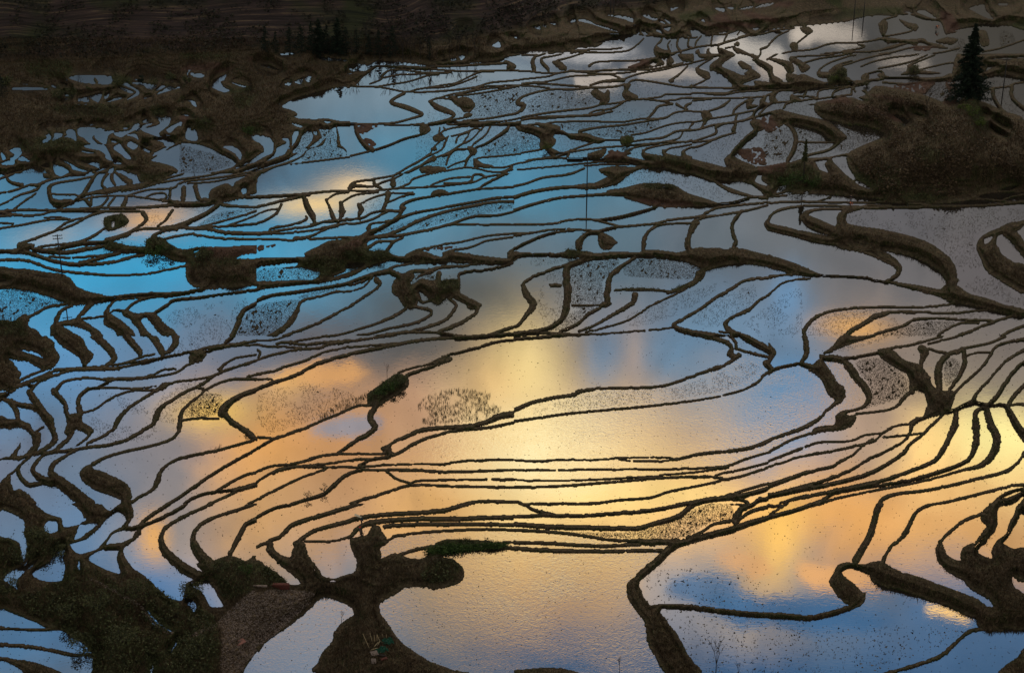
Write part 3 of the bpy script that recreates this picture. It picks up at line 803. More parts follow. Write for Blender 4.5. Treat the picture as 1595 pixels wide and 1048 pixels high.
W 780 890 850 830 870 780 950 740 910 710 960 712 970 760 930 830 880 850
W 955 795 990 760 990 690 1020 645 1045 660 1010 740
W 1000 825 1000 790 1050 740 1080 670 1130 640 1160 680 1150 730 1090 790
W 1130 785 1170 750 1230 700 1210 630 1280 620 1300 660 1250 720 1190 770
W 1165 650 1190 650 1190 680 1165 675
W 990 585 1060 600 1085 618 1030 608
W 1250 565 1310 572 1275 588
W 1250 760 1300 720 1320 620 1345 720 1350 780
W 1355 605 1400 600 1490 605 1500 660 1570 800 1570 840 1440 858 1430 800 1385 760 1375 700
W 1570 620 1555 690 1570 700
W 980 910 1080 850 1120 800 1220 785 1370 830 1400 855 1200 885 1060 900
W 640 985 800 920 980 860 1080 795 1120 790 1060 850 900 910 760 950
W 560 985 650 945 740 920 700 945 600 985
G 220 560 340 540 350 620 230 640
G 560 600 700 580 760 650 620 670
G 400 320 640 290 700 300 560 350
G 520 370 700 350 640 450 540 460
G 0 0 560 10 400 60 0 60
L 12 0 1040 280 1000 520 940 600 900 760 810
L 12 180 1048 400 975 600 920 800 895 900 880
L 12 500 1048 700 990 860 935
V 16 980 915 14 1200 890 14 1400 865 14 1570 845
W -10 780 100 760 230 800 400 850 500 900 480 930 280 990 0 1035 
P -10 910 40 930 70 970 -10 1010
S -10 780 100 760 230 800 400 850 500 900 480 930 280 990 0 1035 
S 1000 790 1100 660 1300 620 1400 855 1100 890
T 530 80 5.213
P -10 -400 1570 -400 1570 0 1500 20 1400 40 1340 50 1260 80 1000 100 820 108 660 110 480 90 300 80 220 115 80 105 -10 60
W 960 40 1020 30 985 75
W 895 60 945 58 930 80 900 75
W 820 72 865 68 860 82 825 82
W 300 85 420 88 560 100 660 112 480 110 340 100
P -10 165 60 170 190 165 290 125 120 270 220 280 -10 290
W 75 105 215 115 180 165 90 165
L 20 60 168 180 170
V 30 120 270 16 160 230 14 220 160 12 300 120 14 420 125 12 560 135 12 700 145
L 10 700 140 860 155 960 160 1100 160 1400 155 1570 180
L 10 480 120 700 130 820 125 1000 118 1340 100
L 12 700 112 860 120 1040 110 1250 98 1340 90
P 1340 70 1400 95 1430 120 1410 150 1350 145 1355 110 1330 95
V 14 240 265 14 330 230 30 345 195 14 400 155 12 500 150 12 660 170 10 880 175
V 16 350 215 12 480 190 12 620 185 14 740 180 12 900 172
V 14 280 290 14 400 270 12 560 245 12 700 200 12 800 190 
L 12 -10 292 140 285 300 290 400 305 500 325 600 330
L 10 560 330 620 310 740 290 860 270 930 260 1000 230 1080 190 1140 170 1250 165
L 9 700 300 850 290 960 265 1110 205
V 14 600 335 16 800 325 18 960 310 16 1100 290 16 1220 255 14 1380 240 14 1570 220
L 12 940 355 1100 320 1250 295 1350 295 1570 260
L 12 800 380 900 350 1050 320 1180 285 1300 280 1450 275 1570 280
L 12 880 370 1060 350 1200 330 1340 305 1450 285
V 16 720 405 16 800 380 14 900 390
V 34 520 340 30 430 390 40 420 420 50 520 450 50 600 480 30 665 515 20 560 550 20 440 580 20 280 590 20 150 590 18 -10 575
V 40 730 410 60 780 450 60 850 480 40 920 510 16 900 540 14 800 570 16 720 585
P 890 380 920 365 960 380 1000 370 1050 380 1090 420 1095 450 1050 495 1000 490 970 460 930 430 900 400
P 1000 520 1030 500 1075 510 1060 530 1010 535
L 16 800 570 1000 540 1060 525
P 880 565 1060 570 1200 565 1340 560 1570 520 1570 600 1400 600 1200 600 880 600
W 1320 570 1400 560 1560 525 1560 545 1400 575
W 880 580 920 575 950 585 900 590
W 1200 590 1350 570 1300 585
V 22 1570 350 24 1480 370 50 1440 420 44 1490 440 24 1440 500 20 1340 520 18 1200 545 18 1000 565
L 18 600 600 760 590 880 570
L 12 360 600 520 600 680 585
V 40 125 610 40 140 680 50 200 760 50 260 800
V 16 -10 870 16 120 840 18 260 805 20 400 760 20 520 710 18 640 680
P 645 610 710 600 735 640 700 670 650 680
P -10 765 50 800 40 850 -10 860
V 24 240 1045 14 350 1010 14 460 990 20 550 940 16 640 890 16 700 850 14 740 820
L 12 440 1048 500 1000 640 930 720 900
V 14 600 920 14 700 860 14 820 800 20 850 740
L 12 760 780 800 740 880 690
P 755 690 800 670 830 700 800 735 755 725
L 12 800 670 810 620 
V 14 850 705 12 820 660 12 880 630 12 1000 610 12 1180 600
L 10 840 620 860 640
P 735 790 770 770 785 800 740 810
V 60 760 870 30 700 900 20 620 950 16 540 990
V 14 780 860 14 860 830 16 930 790 16 1000 740 14 1060 640
V 20 870 700 20 840 780
L 12 900 690 980 670 1060 640 1100 625 1150 640 
V 24 940 740 14 960 690 12 1040 660
V 20 830 850 24 900 830 18 960 770 16 1060 720 14 1120 660 14 1170 610
V 20 860 920 20 880 860 24 930 800 14 1040 790 20 1100 740 18 1180 680 16 1220 610
P 1030 780 1060 770 1110 800 1100 840 1060 840
V 14 1370 600 44 1350 640 24 1260 700 20 1180 750 16 1100 780
V 24 1060 840 30 1030 880 16 1010 940
L 12 870 945 940 910 1040 880
V 14 450 1048 16 600 1010 20 740 990 16 860 970 12 1000 945 12 1100 950 14 1200 975
P 640 960 700 930 840 940 860 965 780 985 680 1000
P 1080 870 1110 880 1160 910 1230 925 1240 945 1090 940
V 20 1090 890 14 1130 865 12 1300 850 12 1570 820
V 16 1230 945 16 1340 940 14 1440 910 14 1570 885
P 1425 605 1570 620 1570 670 1500 660 1440 640
V 12 1200 975 14 1300 980 16 1400 940
L 12 1440 960 1570 955
V 24 1080 1040 24 1080 1000 14 1140 995
V 16 1160 1020 14 1280 1000 14 1400 960
L 12 860 1048 960 1025 1060 1020
V 14 1220 1048 14 1330 1000 14 1400 940
R 150 590 330 600 250 640 180 680 130 640
R 190 700 280 730 290 770 250 790 200 740
S 1060 370 1300 320 1564 290 1440 380 1440 500 1200 540 1060 560
S 1140 780 1240 720 1400 620 1564 680 1564 820 1200 860
S 640 930 800 850 900 800 870 920 700 960
s 120 270 200 170 290 150 280 220 200 270
T 795 80 5.213
P -10 85 40 110 40 150 -10 155
V 12 -10 170 10 120 160 10 250 175 10 380 175
V 12 -10 65 12 80 35 12 220 30
V 30 210 35 40 180 80 50 190 140 20 200 165
V 12 220 40 14 280 20
V 12 470 12 14 340 40 20 260 55 40 255 90 40 300 140 20 310 165
V 12 960 0 16 820 10 14 620 12 14 480 50 20 380 75
P 340 95 360 75 420 90 460 130 450 155 400 150
V 14 330 0 14 500 15 14 600 15
V 16 -10 240 14 120 225 14 300 205 16 380 180 16 500 160
V 30 640 120 16 690 90 12 820 80 12 1000 78 12 1200 50
V 20 480 158 16 600 165 18 760 155 18 900 150 16 1080 150 14 1200 140 14 1400 95
V 14 520 165 14 700 180 14 860 180 12 1020 165
P 950 130 1040 95 1100 60 1200 55 1240 80 1250 110 1180 125 1020 145
W 1130 105 1160 80 1190 90 1180 115 1150 118
P 1150 -60 1570 -60 1570 10 1500 30 1400 10 1300 40 1220 50 1170 30
P 1360 30 1440 10 1490 60 1470 90 1400 80
P 1270 70 1300 40 1330 90 1270 115
V 12 -10 275 12 150 255 12 300 245 14 480 205 12 640 195 12 780 185 16 860 205 30 900 230
V 20 650 275 30 760 245 40 920 235
V 12 1570 85 14 1400 110 12 1240 150 12 1060 180 14 950 215 20 920 240
V 16 1440 120 24 1370 190 20 1290 240
P 1290 240 1320 220 1330 245 1300 258
P 1500 150 1530 110 1570 90 1570 215 1520 190
V 12 960 260 20 1000 235 16 1100 240 16 1260 265 14 1400 290 14 1570 300
V 14 1450 290 14 1500 255 12 1570 235
V 14 -10 300 14 120 265 18 300 265 18 500 280 22 680 295 18 860 285 14 930 265
L 12 70 280 200 285 320 300 
P 950 260 980 270 960 320 1030 360 1035 385 990 400 930 390 905 350 925 310 915 275
V 20 -10 520 26 80 490 50 110 440 36 60 410 24 100 370 18 200 335 16 340 310 16 500 310 20 640 300
P 660 320 700 305 760 340 790 310 810 340 800 410 740 435 720 430 725 400 690 380 655 350
V 14 730 435 14 860 420 16 960 400 14 1100 385 12 1220 370 14 1260 350 12 1400 350 12 1570 340
V 12 -10 560 16 120 530 18 300 500 18 460 480 16 640 460 14 740 430
V 12 -10 585 12 150 550 12 300 545 
V 10 -10 575 10 200 535 12 440 525 12 640 515 14 760 490 
V 14 640 505 14 700 480 16 800 470 20 860 450 16 920 415
L 12 300 545 500 530 700 520 800 490
P 780 495 820 480 840 490 810 500
V 14 1060 385 12 1200 400 14 1340 395 16 1400 380 18 1570 378
V 30 1350 430 16 1400 460 14 1440 470
V 16 1200 400 12 1320 425
V 30 1420 470 30 1430 440 14 1500 410 12 1570 395
V 16 1110 550 30 1160 500 24 1210 445 12 1320 430
V 14 240 610 14 320 580 12 500 570 12 700 570 12 900 575 12 1050 550 12 1160 545
V 20 1120 555 20 1260 540 16 1330 500 14 1440 485 12 1570 490
V 30 560 650 18 700 620 18 900 600 16 1060 575 14 1200 555
V 14 980 680 14 1100 660 16 1240 610 14 1340 585 12 1500 570 12 1570 575
V 14 1450 630 14 1480 580 
P 40 600 160 600 260 625 360 640 420 640 480 670 600 660 680 690 770 715 720 745 600 725 480 700 450 675 370 660 350 690 280 710 240 700 180 665 60 640
P 240 720 260 690 340 690 370 720 360 760 330 780 300 800 240 790
V 14 -10 600 16 100 600 16 250 590 
P 200 580 330 590 400 610 400 650 260 620
V 14 -10 840 12 150 815 12 260 795
P 290 795 340 790 400 820 370 840 340 870 320 830
V 16 300 790 16 420 825 14 560 780 14 680 740 12 780 720 14 900 720
P 890 720 905 690 960 685 1000 700 990 740 930 765 895 750
G 890 720 905 690 960 685 1000 700 990 740 930 765 895 750
V 14 360 860 20 480 820 14 600 800 16 760 780 14 900 770 12 1000 760 16 1240 740 14 1400 735 12 1564 725
V 30 460 860 20 490 800
V 14 980 735 14 1100 715 24 1240 700 20 1350 650 24 1480 640 24 1564 640
V 12 1220 740 12 1360 710 14 1400 660 
V 12 1420 740 14 1540 690 14 1564 650
L 12 -10 930 120 900 250 870 400 865
P 100 885 200 870 330 855 340 875 220 880
L 12 360 865 520 870 700 865 800 885 1080 905
V 20 -10 940 10 60 930
V 14 10 970 14 180 950 12 400 930 12 600 910 12 800 890
L 10 600 930 800 915 960 920
P 640 830 780 790 740 870 630 870
P 770 850 840 810 940 800 980 830 940 850 1080 880 1240 870 1400 850 1570 890 1570 1000 1450 960 1320 930 1180 915 1060 920 900 890 760 880
W 830 800 920 785 960 790 910 820 850 815
V 14 940 840 14 960 800 14 1060 770 12 1200 750
P 1070 800 1090 800 1100 825 1240 850 1300 870 1080 870
P 1230 800 1260 800 1270 830 1400 860 1300 870 1240 850
P 1390 810 1420 800 1430 840 1570 890 1400 860
V 20 1080 820 16 1110 790 14 1240 760 14 1400 735
V 20 1245 830 14 1290 790 12 1400 770 14 1570 735
V 24 1400 830 16 1440 790 14 1570 750
V 24 200 1048 20 350 1015 22 500 990 20 600 950
P 720 955 860 930 1000 940 1060 920 1180 915 1320 930 1450 965 1570 1010 1570 1050 1400 990 1250 945 1120 945 1020 970 960 1020 930 1048 740 1048 830 1010 740 990
W 1120 950 1130 950 1125 955
G 1080 860 1300 850 1564 930 1564 960 1300 900
R 800 800 930 810 900 880 780 870
R 940 130 1060 70 1130 70 1120 110 1000 140
S 0 290 300 280 320 310 120 350 40 400 0 480
S 150 400 300 330 640 320 700 420 400 480 160 500
S 0 640 250 720 240 790 0 830
S 250 610 500 580 900 590 600 650
S 640 670 900 600 1200 560 1200 620 980 680 880 710
s 1000 700 1400 600 1300 690
S 900 980 1100 950 1400 1020 1400 1048 900 1048
s 850 480 1000 410 1200 420 1140 520 860 560
T 1060 80 5.213
P -10 -10 60 -10 100 20 110 60 90 90 -10 60
P 120 0 220 -10 440 -10 430 30 380 60 340 100 330 150 240 160 240 110 290 70 320 40 220 60 150 50 130 10
P 240 115 260 110 340 130 430 165 520 175 570 140 640 185 650 210 600 230 500 270 600 280 600 240 730 250 860 250 980 265 1100 270 1100 290 900 300 700 290 430 300 420 270 370 220 330 180 250 155
W 440 170 480 165 530 190 500 195
V 16 -10 160 16 40 110 14 150 80 14 230 60
P 120 140 140 130 170 150 230 170 243 215 220 230 180 215 130 180
V 14 240 210 14 180 245 14 90 285
V 16 140 130 14 200 90 20 260 55
V 16 340 100 20 380 65 16 440 30
P 400 -10 560 -10 600 30 640 40 620 80 560 40 480 20
P 465 100 480 80 510 85 580 130 560 155 500 140
P 580 70 620 60 700 95 750 130 755 190 820 230 830 260 730 255 715 200 690 150 620 100
P 700 60 780 60 900 90 925 160 890 180 860 165 830 120 750 80
P 860 180 900 180 980 200 1080 240 1100 270 980 265 860 240
P 880 60 930 55 1000 90 1055 130 1020 165 980 170 950 120 890 80
P 970 190 1010 190 1080 220 1180 260 1080 270 960 230 950 200
V 20 600 50 16 640 40 20 660 -10
V 16 700 70 16 780 25 14 900 -5
V 12 890 50 12 1000 40 12 1200 30 12 1350 10 12 1570 5
V 16 1000 95 16 1120 60 16 1260 40 16 1400 15 14 1500 -5
V 30 1120 180 16 1140 140 14 1220 90 14 1400 30 
P 1105 170 1180 165 1220 175 1200 220 1120 210
V 18 1210 160 16 1270 115 14 1380 80 14 1570 45
V 12 1300 120 12 1420 90 12 1570 75
G 1195 200 1240 180 1300 130 1350 150 1350 220 1280 250 1200 250
P 1195 200 1260 120 1300 120 1350 150 1350 200 1400 245 1300 250 1200 250
P 1465 230 1480 180 1520 170 1540 200 1500 240
V 12 1500 175 12 1570 170
V 14 1060 265 24 1200 260 24 1350 250 20 1500 245 14 1570 235
V 18 -10 290 16 200 295 16 430 300 14 600 295 14 800 295
V 12 640 310 12 860 280 12 1000 270
L 12 -10 360 60 340 200 340 360 340 430 320 560 300
L 12 200 345 340 355 480 330 640 320 820 315 960 310
L 14 30 380 250 380 420 380 580 375 700 365
V 20 700 360 16 780 325 20 860 315 16 960 300 14 1100 280 14 1250 270 12 1400 260
L 12 860 320 960 310 1080 275
V 14 920 340 12 1010 310 12 1100 290 12 1240 285
V 30 1000 370 20 1030 310
V 20 1110 380 16 1130 320 12 1240 300 12 1380 280
V 20 1230 370 24 1250 330 12 1330 300 12 1410 290
V 14 1100 390 14 1240 370 14 1400 350
V 30 1390 350 30 1400 290
L 12 930 365 1010 365 1110 375
P 885 380 900 350 930 360 990 400 960 410 890 400
P 720 370 760 335 800 330 770 370 790 410 730 420
P 540 400 600 390 580 430 640 440 540 470
P 650 390 700 370 690 410 730 430 690 450 640 440
V 20 -10 430 20 60 390
V 16 100 400 14 250 390
V 14 -10 500 14 120 490 20 200 490 14 300 460 16 400 400
V 40 30 480 30 70 420
V 16 180 500 20 340 450 20 400 400
V 24 425 510 24 450 460 18 540 400 14 580 385
P 165 490 220 480 260 530 220 570 200 600 180 560
V 14 220 550 14 360 530 14 460 510 16 600 480 
V 16 500 570 24 580 530 20 620 470 20 700 430 14 860 410 14 980 405
V 20 640 510 16 700 450 20 740 425
V 24 840 460 20 880 420 12 1090 385
V 14 -10 580 14 100 575 14 200 560
V 18 -10 650 18 140 635 20 260 600 18 440 575 20 560 550 20 680 510 20 800 480 16 900 460 14 1090 430
V 20 50 630 20 100 590
V 20 170 630 24 200 560
V 24 440 580 24 460 510
V 14 280 610 30 290 660 16 230 690 14 100 730 12 -10 740
L 12 290 620 360 590 440 580
V 50 430 640 24 450 590
V 14 450 660 20 340 690 24 260 720 12 150 735 12 -10 755
V 16 250 730 20 150 770 16 60 790 16 20 820
P -10 855 40 850 120 880 240 910 360 940 420 930 520 980 570 1010 560 1048 200 1048 0 960
P 355 880 390 840 430 850 500 890 600 930 630 970 620 1020 560 1030 500 960 440 940 370 930
L 20 20 820 30 860 80 880
V 24 400 850 60 460 790 44 520 720 60 600 660 
P 560 580 600 550 650 560 690 620 640 650 600 640
G 440 780 500 740 600 670 640 660 500 790 440 830
P 720 540 760 480 830 480 950 510 1130 550 1220 580 1340 680 1345 710 1260 740 1200 710 1130 650 1000 610 850 590 800 620 740 560
W 820 470 1080 435 1090 500 1130 550 1000 510 900 490
V 20 850 590 40 900 620 50 935 700 50 920 800 40 870 890
L 10 945 735 1100 742 1250 742
V 50 1310 710 30 1250 770 24 1180 810 24 1050 840 20 990 870
P 1090 430 1120 410 1240 390 1280 370 1440 380 1540 400 1570 380 1570 640 1400 610 1250 570 1150 540 1090 490
P 1490 300 1540 280 1570 290 1570 400 1500 380
V 16 1380 350 16 1500 390
R 1160 400 1280 375 1350 370 1400 430 1200 420
R 640 560 720 520 800 620 700 660
R 460 800 660 780 700 900 600 920 500 870
R 640 930 860 900 800 1040 660 1040
P 600 940 700 930 860 900 900 900 1000 870 1200 860 1350 830 1380 840 1345 880 1440 1048 620 1048 640 990
G 760 1048 780 950 900 920 980 910 1180 1000 1180 1048
W 1095 900 1120 890 1195 880 1170 920 1200 985 1130 960
W 1225 870 1350 850 1350 900 1440 1048 1400 1048 1300 960
P 1350 850 1420 780 1520 720 1570 700 1570 1048 1440 1048 1360 930
S 1200 570 1560 640 1560 700 1420 780 1300 820 1240 760 1340 700
S 700 640 860 620 900 700 880 880 680 860
S 870 600 1130 660 1240 740 1240 760 1000 830 900 890
s 60 800 250 730 480 640 540 600 560 680 360 830 360 920 100 860
T 1295 80 5.213
P 20 130 60 120 130 160 120 200 60 190
V 14 -10 25 14 200 10 12 300 -5
V 14 -10 130 16 50 80 14 200 30 
V 14 90 120 14 240 70 12 400 30 12 480 20
L 12 240 125 340 85 500 50 640 35 780 10
V 16 380 140 16 540 110 18 660 80 14 780 30
V 20 640 110 14 740 70 14 840 30
L 10 -10 70 80 40 160 45
P 240 210 280 175 310 200 290 240 250 240
P 370 195 410 175 460 205 620 210 880 210 960 180 1000 190 1020 230 900 230 740 240 660 220 440 220 400 220
P 560 190 610 160 620 110 700 120 720 150 900 180 700 190 620 195
V 14 720 150 14 840 120 12 960 95 16 1060 90
V 20 400 250 16 600 265 14 760 245 14 960 225
V 12 300 180 12 400 160 20 430 200
V 16 -10 255 20 200 245 24 420 225
P 170 240 300 250 280 300 300 340 290 360 200 340 170 300
W 195 290 280 275 270 310 200 325
W 310 265 410 245 400 270 320 280
W 195 335 240 320 270 340 275 360
L 14 30 340 160 300 180 290
V 30 -10 380 20 40 350 14 150 360
P -10 370 130 360 180 380 240 370 280 350 340 290 400 280 560 310 700 340 820 380 950 430 1020 420 1100 350 1190 350 1210 400 1280 430 1400 490 1570 570 1570 1048 200 1048 130 870 200 790 410 700 410 660 300 620 200 600 100 580 -10 560
W 500 520 540 520 600 545 630 575 590 605 570 570
W 665 500 700 510 740 528 700 522
W 170 375 230 380 260 405 220 395
W 1280 610 1330 640 1410 690 1340 665
W 1300 530 1360 570 1430 615 1380 600
W 1230 495 1265 500 1260 515
P -10 600 100 680 120 710 50 750 -10 760
P -10 855 100 840 180 820 130 850 120 880 -10 870 
V 16 1220 330 12 1320 300 12 1450 285 14 1480 265 16 1570 250
V 50 1310 310 40 1320 380 30 1380 470 24 1450 520 20 1570 590
V 40 1465 280 40 1470 380 36 1570 470
P 1200 220 1230 210 1220 330 1215 400 1190 380 
P 1190 180 1240 170 1400 90 1570 80 1570 220 1400 190 1250 210 1200 220
P 1280 70 1570 60 1570 110 1280 110
P 980 180 1060 -10 1570 -10 1570 40 1300 60 1240 170 1000 200
R 440 290 700 250 860 250 800 300 760 350 560 310
R 1000 230 1020 420 900 420 950 320 900 250
S 760 340 860 240 1010 240 1020 400 930 420
S -10 570 200 600 410 660 400 700 200 780 180 820 0 830 60 760 120 710
G 1090 350 1180 350 1250 550 1250 620 1140 560 1090 450
G 700 760 900 820 900 900 700 880
G 400 900 560 960 560 1048 300 1048
T 1295 80 5.213
R 20 370 130 362 170 400 60 430
R 240 430 420 480 580 560 540 575 380 505 200 455
R 300 350 480 365 640 420 600 430 420 390
T 400 0 3.9875
W 30 400 75 400 130 430 90 422
W 1090 245 1180 232 1185 245 1140 250
W 1235 212 1280 200 1300 205 1290 215
W 1310 190 1345 190 1340 198
R 1000 255 1080 255 1060 268
W 1545 128 1600 140 1600 178 1560 165
W 1460 290 1490 262 1512 265 1508 298
W 1525 228 1545 224 1545 234
W 1570 215 1600 222 1600 230
W 150 335 235 330 240 337 180 342
G 900 60 1200 40 1500 0 1600 0 1000 250 900 200
G 850 150 1100 100 1250 0 800 0
R 1380 80 1500 30 1580 20 1600 80 1500 100 1400 110
T 760 0 5.3167
P 200 435 560 430 700 430 740 400 900 390 1000 330 1100 290 1250 290 1300 300 1420 305 1600 300 1600 -60 200 -60 -20 -60 -20 500 60 510 200 480
W 200 470 290 455 420 450 560 435 690 432 820 415 1000 405 1130 400 1190 370 1240 350 1290 310 1420 315 1410 360 1360 400 1370 450 1400 490 1250 500 1100 560 700 590 200 560 
L 8 420 455 560 437 700 430
L 8 640 470 700 440 820 420
V 10 720 420 10 850 435 14 1100 430 16 1200 400 10 1290 320
L 10 740 415 900 410 1050 405 1150 385 1200 360
W 900 355 1000 320 1050 300 1060 315 1000 350
W 985 370 1030 350 1030 370 990 380
W 1050 365 1060 345 1090 345 1075 365
W 1060 390 1130 330 1145 330 1110 380
W 1110 395 1130 370 1180 330 1215 320 1200 350 1160 385
W 1150 395 1250 320 1280 315 1230 360
W 150 170 175 185 250 205 235 240 170 220
W 360 225 428 215 430 248
W 440 210 485 203 480 228
W 505 190 555 183 553 210
W 685 165 725 155 728 185 690 185
W 750 165 830 170 900 205 970 220 1085 260 1050 262 950 235 850 200 760 180
W 985 128 1100 135 1190 150 1200 190 1120 160
W 1280 130 1330 128 1350 145 1410 160 1370 172 1300 145
W 1410 170 1450 180 1480 205 1430 190
W 1450 150 1490 170 1520 205 1490 195
W 1235 230 1255 235 1255 285 1228 280 1230 255
W 1270 260 1290 245 1310 270 1330 290 1290 292
W 1310 245 1345 250 1345 265 1320 262
W 1390 235 1420 232 1445 280 1400 265
W 1450 235 1515 225 1490 260
W 1530 235 1560 240 1530 262
W 35 385 75 350 100 352 100 395
W 180 290 240 300 250 318 220 315
W 118 300 145 300 135 312
W 130 490 200 475 190 495 150 505
W 1130 300 1155 300 1140 315
W 1170 285 1200 275 1190 292
V 36 370 460 50 360 510 60 385 560 40 395 590
V 30 445 480 40 450 520 50 490 570 20 500 590
P 530 510 560 490 610 510 655 560 640 590 600 560 
V 14 560 495 16 700 470 16 780 440 14 900 430
V 24 830 550 14 860 515 12 1000 505 12 1230 498
P 1370 430 1380 390 1430 330 1450 310 1440 350 1400 380 1450 410 1500 420 1600 440 1600 460 1500 470 1400 475
V 24 1500 420 14 1490 370 12 1530 330 12 1600 330
V 16 1560 330 14 1570 400
P 1090 570 1180 530 1280 490 1370 480 1420 500 1600 520 1600 540 1350 560 1100 590
W 1350 540 1360 515 1380 520 1385 545 1360 555
W 1425 490 1500 470 1470 510
T 1030 0 5.3167
P -10 -60 1620 -60 1620 150 1460 190 1200 215 950 225 850 245 700 280 640 250 500 270 420 285 380 300 300 300 -10 290
R 440 130 530 110 560 160 620 180 800 210 720 235 600 200 440 180
R 360 180 500 210 620 240 600 255 520 240 380 200
R 660 100 720 90 850 130 960 160 940 190 720 140
R 920 60 960 20 1100 20 1060 60 1000 60
R 780 -10 1000 -10 860 30 780 30
W 445 70 520 68 522 98 480 95
W 540 68 600 62 590 82
W 645 75 760 50 745 70 660 82
W 775 65 830 40 930 28 900 50 800 66
W 250 230 290 235 370 295 255 300
W 750 240 800 228 820 235 780 255
W 320 172 355 165 360 185
W 20 105 60 75 150 62 80 95
L 14 560 90 590 140 700 180 830 230
L 14 735 80 800 110 980 150
L 14 600 110 680 130 870 170
L 14 360 170 480 190 660 240
L 12 870 20 960 10 
L 14 -10 295 100 300 230 315 300 310
V 16 430 270 16 420 320 16 410 380
V 14 560 260 20 540 300 12 520 340
V 12 650 260 12 630 290
L 12 420 285 520 285 640 250
V 20 70 345 16 80 400 20 60 430
V 20 140 320 24 130 380 30 160 430
V 16 230 320 20 220 380 16 260 400
V 14 330 300 20 290 350 14 280 390
V 16 -10 460 16 80 445 16 200 415 16 330 385 12 470 370 14 560 340 12 720 300 14 850 260 16 960 230 12 1200 215
L 10 640 310 760 275 860 245
L 10 720 300 850 280 960 250 1100 235
V 20 880 390 20 920 340 14 980 290 14 1060 255
V 14 900 255 14 1000 270
P 1150 230 1220 225 1260 260 1210 290 1160 260
V 16 1210 290 14 1120 360
P 1070 360 1100 350 1130 370 1130 410 1090 420 1065 390
V 16 1620 355 14 1480 355 16 1370 370 14 1250 410 14 1060 430 16 950 465 16 880 490
V 12 1620 425 12 1400 440 14 1200 460 16 1080 470 30 1060 490 
V 12 1620 445 14 1450 465 14 1300 490 14 1200 515
P 600 370 630 345 650 360 640 385
V 14 470 400 14 490 370 14 640 325
V 14 530 400 14 610 385
P 590 400 640 400 760 460 800 480 830 400 820 480 740 480 620 440
V 20 820 410 20 880 390
P 380 410 400 400 400 430 440 470 400 480 370 450
P 470 400 500 400 560 425 600 440 590 480 560 470 500 440 470 430
P 280 430 310 410 330 460 380 480 340 500 290 470
P 140 450 230 450 270 480 240 520 150 480
P -10 300 20 480 60 470 100 520 60 545 -10 540
P 60 430 100 440 40 470 -10 470 -10 420 40 420
V 30 -10 430 30 60 440
P 980 480 1080 500 1100 520 1100 570 1060 590 1020 550 900 490
G 1350 0 1620 0 1620 160 1400 160 1500 90
G 140 120 440 80 440 120 200 180
T 1295 0 5.3167
P -10 -60 1620 -60 1620 240 1500 220 1400 210 1250 200 1000 260 1060 260 980 280 940 280 900 180 760 160 600 100 680 110 560 130 280 140 -10 200
V 20 1000 260 20 940 180 20 900 120
P 390 200 430 165 460 180 470 220 450 280 420 300 400 260
L 10 430 165 480 150 540 135
P 560 160 640 190 700 200 720 230 690 260 600 210
V 12 720 230 12 640 265 12 520 290 12 440 300
V 12 -10 355 14 200 355 16 380 330 14 440 310
V 16 220 370 20 270 380 16 240 400 12 -10 440
L 12 -10 465 140 430 300 430 460 410 600 370 680 340
L 12 -10 475 100 470 180 435
P 370 320 460 310 600 330 760 320 800 350 900 370 940 390 880 400 740 350 700 380 600 350 500 350 470 360 440 340
S 440 400 500 340 600 350 580 400 480 410
R 700 370 900 400 760 430 640 410
L 14 400 420 480 390 600 360
L 14 100 500 300 450 480 440 700 390 960 400
L 12 -10 510 60 490 160 440
P 860 340 960 310 1050 330 1000 370 900 360
S 980 310 1100 330 1100 430 960 420 1060 360
L 14 800 450 940 430 1060 400
P 1200 260 1280 260 1310 370 1240 380
W 700 100 780 90 870 155 820 150
W 1140 70 1260 40 1280 90 1340 160 1280 150
R 900 90 1000 120 1060 250 960 270 920 180
S 1400 260 1500 280 1520 370 1400 390
L 14 1250 430 1400 400 1600 330
L 14 1250 470 1450 470 1600 460
W 1380 35 1450 30 1460 45 1400 50
G 0 80 560 60 540 110 100 150
G 1500 200 1620 150 1620 300 1520 240
"""
# ------------------------------------------------------------------ terraces: traced banks -> height field
MX, MT, MB_ = 110, 60, 90                                    # margins beyond the picture, in photo pixels
OPS_TILES = []
def parse():
    cur = None; sc = 3.91
    for ln in TRACE.splitlines():
        p = ln.split()
        if not p: continue
        if p[0] == 'T':
            x0, y0 = float(p[1]), float(p[2]); sc = float(p[3]) if len(p) > 3 else 3.91
            cur = []; OPS_TILES.append((x0, y0, cur)); continue
        k = p[0]; wa = p[-1] == 'WATER'
        v = [float(t) for t in (p[1:-1] if wa else p[1:])]
        if k == 'V':
            a = np.array(v[:len(v)//3*3]).reshape(-1, 3); pts, ws = a[:, 1:], a[:, 0]/sc
        elif k == 'L':
            pts = np.array(v[1:]); pts = pts[:len(pts)//2*2].reshape(-1, 2); ws = np.full(len(pts), v[0]/sc)
        else:
            pts = np.array(v[:len(v)//2*2]).reshape(-1, 2); ws = None
        cur.append((k, pts/sc + [x0, y0], ws, wa))
parse()
def smooth_line(p, w):
    n = len(p)
    if n < 3: return p, w
    q = np.vstack([2*p[0]-p[1], p, 2*p[-1]-p[-2]]); ww = np.concatenate([[w[0]], w, [w[-1]]])
    o, ow = [], []
    for i in range(1, n):
        for t in (0, .25, .5, .75):
            a, b, c, d = q[i-1], q[i], q[i+1], q[i+2]
            o.append(.5*((2*b)+(-a+c)*t+(2*a-5*b+4*c-d)*t*t+(-a+3*b-3*c+d)*t**3)); ow.append(ww[i]*(1-t)+ww[i+1]*t)
    o.append(p[-1]); ow.append(w[-1])
    return np.array(o), np.array(ow)
